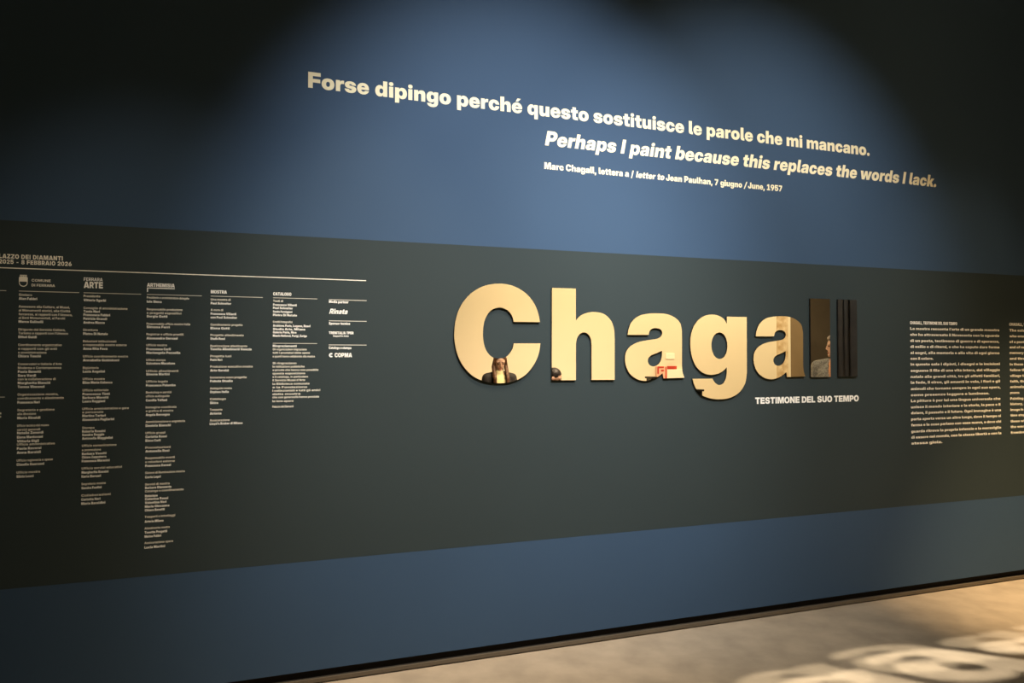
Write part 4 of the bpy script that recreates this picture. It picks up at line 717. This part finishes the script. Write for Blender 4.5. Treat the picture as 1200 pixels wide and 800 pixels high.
x0 = 0.4965; L = (x0, 0, 1.8268)
t = thing('partner_list', L, 'short last column of credits with three rules and partner logos', 'lettering')
for z in (1.8268, 1.7252, 1.6092):
    V, F = bar(x0, x0 + 0.1808, z, 0.0034); link_mesh('rule', sub(V, L), F, M['dim_print'], t)
for txt, z, wd in (('Media partner', 1.8163, 0.0925), ('Sponsor tecnico', 1.7120, 0.1010), ('Catalogo e stampa', 1.5946, 0.1075)):
    V, F = text_geo('b', txt, x0, z - 0.0052, 0.0125, wd); link_mesh('heading', sub(V, L), F, M['white_print'], t)
V, F = text_geo('b', 'Rinata', x0 + 0.001, 1.7590, 0.0245, 0.0850, shear=0.28); link_mesh('logo', sub(V, L), F, M['white_print'], t)
V, F = text_geo('b', 'TRENITALIA TPER', x0, 1.6615, 0.0125, 0.1180); text_geo('m', 'trasporti in treno', x0 + 0.020, 1.6480, 0.0100, 0.0740, V=V, F=F)
link_mesh('logo', sub(V, L), F, M['white_print'], t)
V, F = text_geo('b', 'COPMA', x0 + 0.0280, 1.5500, 0.0210, 0.0830)
ring = [(0.0105*math.cos(a), 0.0105*math.sin(a)) for a in [R(45) + i*R(270)/18 for i in range(19)]] + [(0.0035*math.cos(a), 0.0035*math.sin(a)) for a in [R(315) - i*R(270)/18 for i in range(19)]]
gv, gf = fill([ring]); b = len(V); V += [(x0 + 0.0115 + x, -0.0006, 1.5600 + z) for x, z in gv]; F += [[b+i for i in f] for f in gf]
link_mesh('logo', sub(V, L), F, M['white_print'], t)

# the first column, of which only the right ends of its lines show at the photograph's edge
x0 = -1.0560; L = (x0, 0, RULE_Z)
t = thing('credits_list', L, 'column of credits cut off by the edge beside the crest column', 'lettering', 'columns of credits')
for z in (RULE_Z, 1.3835):
    V, F = bar(x0, x0 + 0.2245, z, 0.0028); link_mesh('rule', sub(V, L), F, M['dim_print'], t)
for z, wd, txt in ((1.812, 0.12, 'Con il patrocinio di'), (1.795, 0.16, 'Regione Emilia-Romagna'), (1.366, 0.12, 'In collaborazione con'), (1.3161, 0.2125, 'Fondazione per la cultura italiana'), (1.3020, 0.2125, 'e le arti del Novecento europeo')):
    V, F = text_geo('b', txt, x0, z - 0.004, 0.0105, wd); link_mesh('paragraph', sub(V, L), F, M['print_'], t)

# ------------------------------------------------------------------ introductory text
def essay(x0, rows, label):
    L = (x0, 0, rows[0][0])
    t = thing('text_block', L, label, 'lettering', 'columns of introductory text')
    for i, (z, wd, txt) in enumerate(rows):
        cap = 0.0200 if i == 0 else 0.0178
        V, F = text_geo('b', txt, x0, z - cap * XH / CAP / 2, cap, wd)
        link_mesh('heading' if i == 0 else 'text_line', sub(V, L), F, M['white_print'] if i == 0 else M['print_'], t)
essay(4.2295, ESSAY, 'justified column of text beside the last mirror letter, all of it in view')
essay(5.1535, ESSAY_TWO, 'column of text cut off by the edge beyond the complete text column')

# ------------------------------------------------------------------ things only the mirror letters show
t = thing('notice_plate', (6.98, YP, 1.567), 'small pale plate on the cream wall facing the mirror letters', 'sign')
box('plate', (-0.085, 0.0, -0.048), (0.085, 0.012, 0.048), M['board'], t, bevel=0.003)
t = thing('display_board', (6.98, YP, 0.0), 'white display board with a red header standing at the cream wall', 'display board')
box('board', (-0.08, 0.01, 0.75), (0.30, 0.05, 1.350), M['board'], t, bevel=0.004)
box('header', (-0.08, 0.01, 1.352), (0.10, 0.05, 1.405), M['red'], t, bevel=0.003)
box('side_panel', (-0.28, 0.01, 0.75), (-0.085, 0.05, 1.405), M['pink'], t, bevel=0.003)
bm = bmesh.new()
for lo, hi in (((-0.27, 0.05, 1.375), (-0.15, 0.056, 1.400)), ((-0.27, 0.05, 1.28), (-0.245, 0.056, 1.375)), ((-0.20, 0.05, 1.32), (-0.15, 0.056, 1.345)), ((-0.12, 0.05, 1.20), (-0.10, 0.056, 1.39))): add_box(bm, lo, hi)
link_bm('red_mark', bm, M['red'], t)
for sx in (-0.25, 0.27):
    box('leg', (sx - 0.015, 0.02, 0.0), (sx + 0.015, 0.045, 0.75), M['metal'], t, bevel=0.002)

for px, top, hw, lab in ((6.945, 1.053, 0.078, 'slim black plinth before the cream wall, the lower and farther of two'), (6.137, 1.258, 0.052, 'slim black plinth before the cream wall, the taller and narrower of two')):
    t = thing('display_plinth', (px, -6.4, 0.0), lab, 'plinth', 'black plinths before the cream wall')
    box('base', (-hw - 0.03, -0.13, 0.0), (hw + 0.03, 0.13, 0.03), M['metal'], t, bevel=0.004)
    box('column', (-hw * 0.8, -0.07, 0.03), (hw * 0.8, 0.07, top - 0.03), M['metal'], t, bevel=0.004)
    box('top', (-hw, -0.10, top - 0.03), (hw, 0.10, top), M['metal'], t, bevel=0.006)
bm = bmesh.new()
nx, nz = 90, 8
grid = []
for i in range(nx+1):
    row = []
    for j in range(nz+1):
        u = i/nx; fold = 0.075*math.sin(i*0.55) + 0.025*math.sin(i*0.23 + 1) + 0.012*math.sin(i*0.9 + j*0.8)
        row.append(bm.verts.new((5.46 + 1.3*u + 0.02*math.sin(j*0.7 + i*0.2), -2.0 - 0.35*u + fold, 0.02 + 4.56*j/nz)))
    grid.append(row)
for i in range(nx):
    for j in range(nz): bm.faces.new((grid[i][j], grid[i+1][j], grid[i+1][j+1], grid[i][j+1]))
cu = link_bm('curtain', bm, M['curtain'], smooth=True)
sm = cu.modifiers.new('thickness', 'SOLIDIFY'); sm.thickness = 0.006
tag(cu, 'charcoal curtain hanging in folds, reflected in the last mirror letter', 'curtain')

# ------------------------------------------------------------------ people seen in the mirror letters
def capsule(bm, a, b, ra, rb, seg=14):
    a, b = Vector(a), Vector(b)
    for p, r in ((a, ra), (b, rb)):
        s = bmesh.ops.create_icosphere(bm, subdivisions=2, radius=r)
        for v in s['verts']: v.co += p
    d = b - a
    if d.length > 1e-5:
        q = d.to_track_quat('Z', 'Y').to_matrix().to_4x4(); q.translation = (a + b) / 2
        c = bmesh.ops.create_cone(bm, cap_ends=True, segments=seg, radius1=ra, radius2=rb, depth=d.length, matrix=q)

def ell(bm, c, r, rot=None):
    s = bmesh.ops.create_icosphere(bm, subdivisions=3, radius=1.0)
    for v in s['verts']:
        q = Vector((v.co.x*r[0], v.co.y*r[1], v.co.z*r[2]))
        if rot: q = rot @ q
        v.co = q + Vector(c)

def fused(name, bm, m, parent, voxel=0.007, smooth=6, cut=None):
    me = bpy.data.meshes.new(name); bm.to_mesh(me); bm.free()
    tmp = bpy.data.objects.new(name + '_rough', me); C.objects.link(tmp)
    r = tmp.modifiers.new('r', 'REMESH'); r.mode = 'VOXEL'; r.voxel_size = voxel
    s = tmp.modifiers.new('s', 'SMOOTH'); s.factor = 0.5; s.iterations = smooth
    dg = bpy.context.evaluated_depsgraph_get()
    out = bpy.data.meshes.new_from_object(tmp.evaluated_get(dg)); out.name = name
    bpy.data.objects.remove(tmp)
    if cut:
        b2 = bmesh.new(); b2.from_mesh(out)
        bmesh.ops.delete(b2, geom=[f for f in b2.faces if cut(f.calc_center_median())], context='FACES'); b2.to_mesh(out); b2.free()
    out.materials.clear(); out.materials.append(m)
    for pl in out.polygons: pl.use_smooth = True
    o = bpy.data.objects.new(name, out); C.objects.link(o); o.parent = parent
    return o

def person(loc, yaw, height, label, hair, top, shirt, long_hair=False, nod=0.0, turn=0.0, open_w=0.05, broad=1.0):
    root = thing('person', loc, label, 'person'); root.rotation_euler = (0, 0, yaw)
    k = height / 1.70; root.scale = (k, k, k)
    HR = Euler((-nod, 0, turn)).to_matrix(); HC = Vector((0, 0.012, 1.565))   # head pivot near the skull's base
    def h(p): return HC + HR @ (Vector(p) - HC)
    sw = 0.175 * broad
    J = dict(sh=(sw, 0, 1.365), el=(sw + 0.055, -0.015, 1.09), wr=(sw + 0.06, 0.075, 0.875))
    # body: one continuous surface with head, hands and legs
    bm = bmesh.new()
    ell(bm, h((0, 0.000, 1.605)), (0.076, 0.094, 0.094), HR)          # skull
    ell(bm, h((0, 0.028, 1.548)), (0.062, 0.062, 0.076), HR)          # face
    ell(bm, h((0, 0.066, 1.487)), (0.028, 0.026, 0.024), HR)          # chin
    capsule(bm, h((0, 0.096, 1.592)), h((0, 0.101, 1.556)), 0.008, 0.012)   # nose
    for s in (-1, 1):
        ell(bm, h((s*0.078, -0.004, 1.568)), (0.012, 0.020, 0.032), HR)     # ears
        ell(bm, h((s*0.034, 0.078, 1.607)), (0.026, 0.014, 0.009), HR)      # brow ridge
    capsule(bm, (0, -0.012, 1.40), h((0, -0.005, 1.53)), 0.055, 0.050)      # neck
    ell(bm, (0, 0, 1.24), (0.165*broad, 0.105, 0.19)); ell(bm, (0, 0, 1.02), (0.140*broad, 0.10, 0.16)); ell(bm, (0, 0, 0.90), (0.160, 0.11, 0.12))
    for s in (-1, 1):
        sh, el, wr = [(s*q[0], q[1], q[2]) for q in (J['sh'], J['el'], J['wr'])]
        capsule(bm, (0, -0.01, 1.40), sh, 0.06, 0.052); capsule(bm, sh, el, 0.050, 0.039); capsule(bm, el, wr, 0.039, 0.027)
        W = Vector(wr); ell(bm, W + Vector((0, 0.018, -0.045)), (0.018, 0.036, 0.050))   # palm
        for f, (dy, ln) in enumerate(((0.046, 0.068), (0.026, 0.078), (0.006, 0.073), (-0.012, 0.058))):
            a = W + Vector((0, dy, -0.085)); b = a + Vector((-s*0.006, 0.004, -ln*0.5)); c = b + Vector((-s*0.020, 0.006, -ln*0.45))
            capsule(bm, a, b, 0.0095, 0.0085, 8); capsule(bm, b, c, 0.0085, 0.0075, 8)
        a = W + Vector((0, 0.045, -0.030)); b = a + Vector((-s*0.010, 0.030, -0.030)); c = b + Vector((-s*0.010, 0.008, -0.028))
        capsule(bm, a, b, 0.012, 0.0105, 8); capsule(bm, b, c, 0.0105, 0.009, 8)          # thumb
        capsule(bm, (s*0.085, 0, 0.90), (s*0.095, 0.012, 0.49), 0.082, 0.056); capsule(bm, (s*0.095, 0.012, 0.49), (s*0.10, -0.015, 0.09), 0.054, 0.036)
        capsule(bm, (s*0.10, -0.03, 0.045), (s*0.11, 0.12, 0.035), 0.034, 0.028)
    fused('body', bm, M['skin'], root)
    # face details
    for s in (-1, 1):
        bm = bmesh.new(); ell(bm, h((s*0.033, 0.082, 1.586)), (0.015, 0.010, 0.007), HR); link_bm('eye', bm, M['eye'], root, smooth=True)
        bm = bmesh.new(); capsule(bm, h((s*0.016, 0.092, 1.606)), h((s*0.052, 0.078, 1.610)), 0.005, 0.004); link_bm('eyebrow', bm, hair, root, smooth=True)
    bm = bmesh.new(); capsule(bm, h((-0.02, 0.088, 1.517)), h((0.02, 0.088, 1.517)), 0.004, 0.004); ell(bm, h((0, 0.089, 1.516)), (0.012, 0.007, 0.006), HR); link_bm('lips', bm, M['lip'], root, smooth=True)
    # hair
    bm = bmesh.new()
    ell(bm, h((0, -0.016, 1.622)), (0.086, 0.100, 0.092), HR)
    if long_hair:
        for s in (-1, 1):
            capsule(bm, h((s*0.070, 0.020, 1.640)), h((s*0.086, 0.030, 1.53)), 0.022, 0.026)
            capsule(bm, h((s*0.086, 0.030, 1.53)), (s*0.085, 0.125, 1.36), 0.028, 0.034)
            capsule(bm, (s*0.085, 0.125, 1.36), (s*0.080, 0.140, 1.25), 0.032, 0.018)
        capsule(bm, h((0, -0.07, 1.60)), (0, -0.09, 1.34), 0.07, 0.075)
        face_cut = 1.63
    else:
        face_cut = 1.636
        if hair is M['grey_hair']: ell(bm, h((0, 0.040, 1.676)), (0.066, 0.056, 0.038), HR)
    def cut(c):
        q = HC + HR.inverted() @ (c - HC)
        if q.y > 0.052 and abs(q.x) < 0.066 and q.z < face_cut: return True
        return not long_hair and q.z < 1.555
    fused('hair', bm, hair, root, 0.007, 3, cut)
    # clothes
    bm = bmesh.new()
    ell(bm, (0, 0.006, 1.24), (0.168*broad, 0.116, 0.192)); ell(bm, (0, 0.006, 1.02), (0.148*broad, 0.112, 0.17)); capsule(bm, (0, -0.008, 1.37), (0, 0.0, 1.435), 0.075, 0.060)
    fused('shirt', bm, shirt, root, 0.008, 3)
    bm = bmesh.new()
    ell(bm, (0, 0, 1.24), (0.188*broad, 0.132, 0.20)); ell(bm, (0, 0, 1.00), (0.172*broad, 0.132, 0.20)); ell(bm, (0, 0, 0.86), (0.186*broad, 0.138, 0.12))
    capsule(bm, (-0.05, -0.03, 1.405), (0.05, -0.03, 1.405), 0.062, 0.062)
    for s in (-1, 1):
        sh, el, wr = [(s*q[0], q[1], q[2]) for q in (J['sh'], J['el'], J['wr'])]
        capsule(bm, (0, -0.01, 1.405), sh, 0.066, 0.066); capsule(bm, sh, el, 0.068, 0.054); capsule(bm, el, Vector(wr) + Vector((0, -0.006, 0.03)), 0.054, 0.040)
    def vcut(c):
        if c.z > 1.455: return True
        return c.y > 0.015 and abs(c.x) < open_w * (0.55 + max(0.0, c.z - 1.0) * 1.5)
    j = fused('jacket', bm, top, root, 0.008, 4, vcut)
    sd = j.modifiers.new('cloth', 'SOLIDIFY'); sd.thickness = 0.006; sd.offset = -1
    bm = bmesh.new()
    ell(bm, (0, 0, 0.92), (0.178, 0.130, 0.16))
    for s in (-1, 1):
        capsule(bm, (s*0.085, 0, 0.88), (s*0.095, 0.012, 0.49), 0.092, 0.068); capsule(bm, (s*0.095, 0.012, 0.49), (s*0.10, -0.012, 0.10), 0.068, 0.055)
    fused('trousers', bm, M['trouser'], root, 0.009, 3)
    for s in (-1, 1):
        bm = bmesh.new(); capsule(bm, (s*0.10, -0.035, 0.05), (s*0.112, 0.135, 0.042), 0.050, 0.042); capsule(bm, (s*0.10, -0.02, 0.05), (s*0.10, -0.015, 0.10), 0.045, 0.043)
        for v in bm.verts: v.co.z = max(v.co.z, 0.0)
        fused('shoe', bm, M['shoe'], root, 0.008, 2, None)
    return root

# a person looks along local +y; yaw 0 faces the blue wall
person((3.38, -5.55, 0.0), R(8), 1.60, 'person with long brown hair in a dark jacket over a pale yellow top, looking down', M['brow'], M['jacket'], M['shirt'], long_hair=True, nod=R(22), open_w=0.10)
person((6.89, -3.46, 0.0), R(55), 1.80, 'grey-haired person in a grey tweed jacket and orange shirt, standing in profile', M['grey_hair'], M['tweed'], M['orange'], turn=R(68), open_w=0.05, broad=1.12)
person((3.46, -4.03, 0.0), R(-60), 1.42, 'short dark-haired person in a dark jacket standing ahead of the long-haired person', M['dark_hair'], M['jacket'], M['jacket'], nod=R(25))

# ------------------------------------------------------------------ two added projectors, imitating light mirrored off the title letters onto the floor
def projector(loc, virtual, power, col, label):
    """throws the word's letters on the floor as if the wall lamp at `virtual` were mirrored off the title"""
    t = thing('added_projector', (loc[0], loc[1], ZC), label, 'projector', 'added projectors imitating light mirrored off the letters')
    vx, vy, vz = virtual; zp = loc[2] - 0.16
    def plate(x, z):
        q = vz / (vz - z); fx, fy = vx + (x - vx)*q, -vy*(q - 1)
        s = (loc[2] - zp) / loc[2]
        return (loc[0] + (fx - loc[0])*s, loc[1] + (fy - loc[1])*s)
    cs = []
    for ch, ox in WORDMARK:
        for c in SHAPES[ch]: cs.append([plate(ox + x, z) for x, z in c])
    rim = [(loc[0] + 0.15*math.cos(a), loc[1] + 0.15*math.sin(a)) for a in [i*math.tau/48 for i in range(48)]]
    V, F = fill([rim] + cs)
    link_mesh('stencil_plate', [(x - loc[0], y - loc[1], zp - ZC) for x, y in V], F, M['metal'], t)
    bm = bmesh.new()
    n = 48; z0, z1 = zp - 0.03 - ZC, loc[2] + 0.05 - ZC
    ring = [[bm.verts.new((r*math.cos(i*math.tau/n), r*math.sin(i*math.tau/n), z)) for i in range(n)] for r, z in ((0.150, z0), (0.150, z1), (0.158, z1), (0.158, z0))]
    for a in range(4):
        for i in range(n): bm.faces.new((ring[a][i], ring[a][(i+1) % n], ring[(a+1) % 4][(i+1) % n], ring[(a+1) % 4][i]))
    bmesh.ops.create_cone(bm, cap_ends=True, segments=n, radius1=0.158, radius2=0.12, depth=0.03, matrix=Matrix.Translation((0, 0, z1 + 0.015)))
    link_bm('barrel', bm, M['metal'], t)
    bm = bmesh.new(); bmesh.ops.create_cone(bm, cap_ends=True, segments=16, radius1=0.02, radius2=0.02, depth=-(z1 + 0.03), matrix=Matrix.Translation((0, 0, (z1 + 0.03)/2)))
    link_bm('stem', bm, M['metal'], t)
    sp = spot('added_projector_lamp', loc, (loc[0], loc[1], 0), power, col, 70, 0.2, 0.0012)  # added lamp behind the stencil, in place of the letters' own reflected light
    return t
projector((3.0, -1.0, 4.30), (1.71, 1.30, 4.29), 520, (1.0, 0.90, 0.72), 'added black projector imitating light mirrored off the letters, nearer the blue wall')
projector((3.1, -1.5, 4.30), (1.45, 1.55, 4.29), 850, (1.0, 0.90, 0.74), 'added black projector imitating light mirrored off the letters, farther from the blue wall')
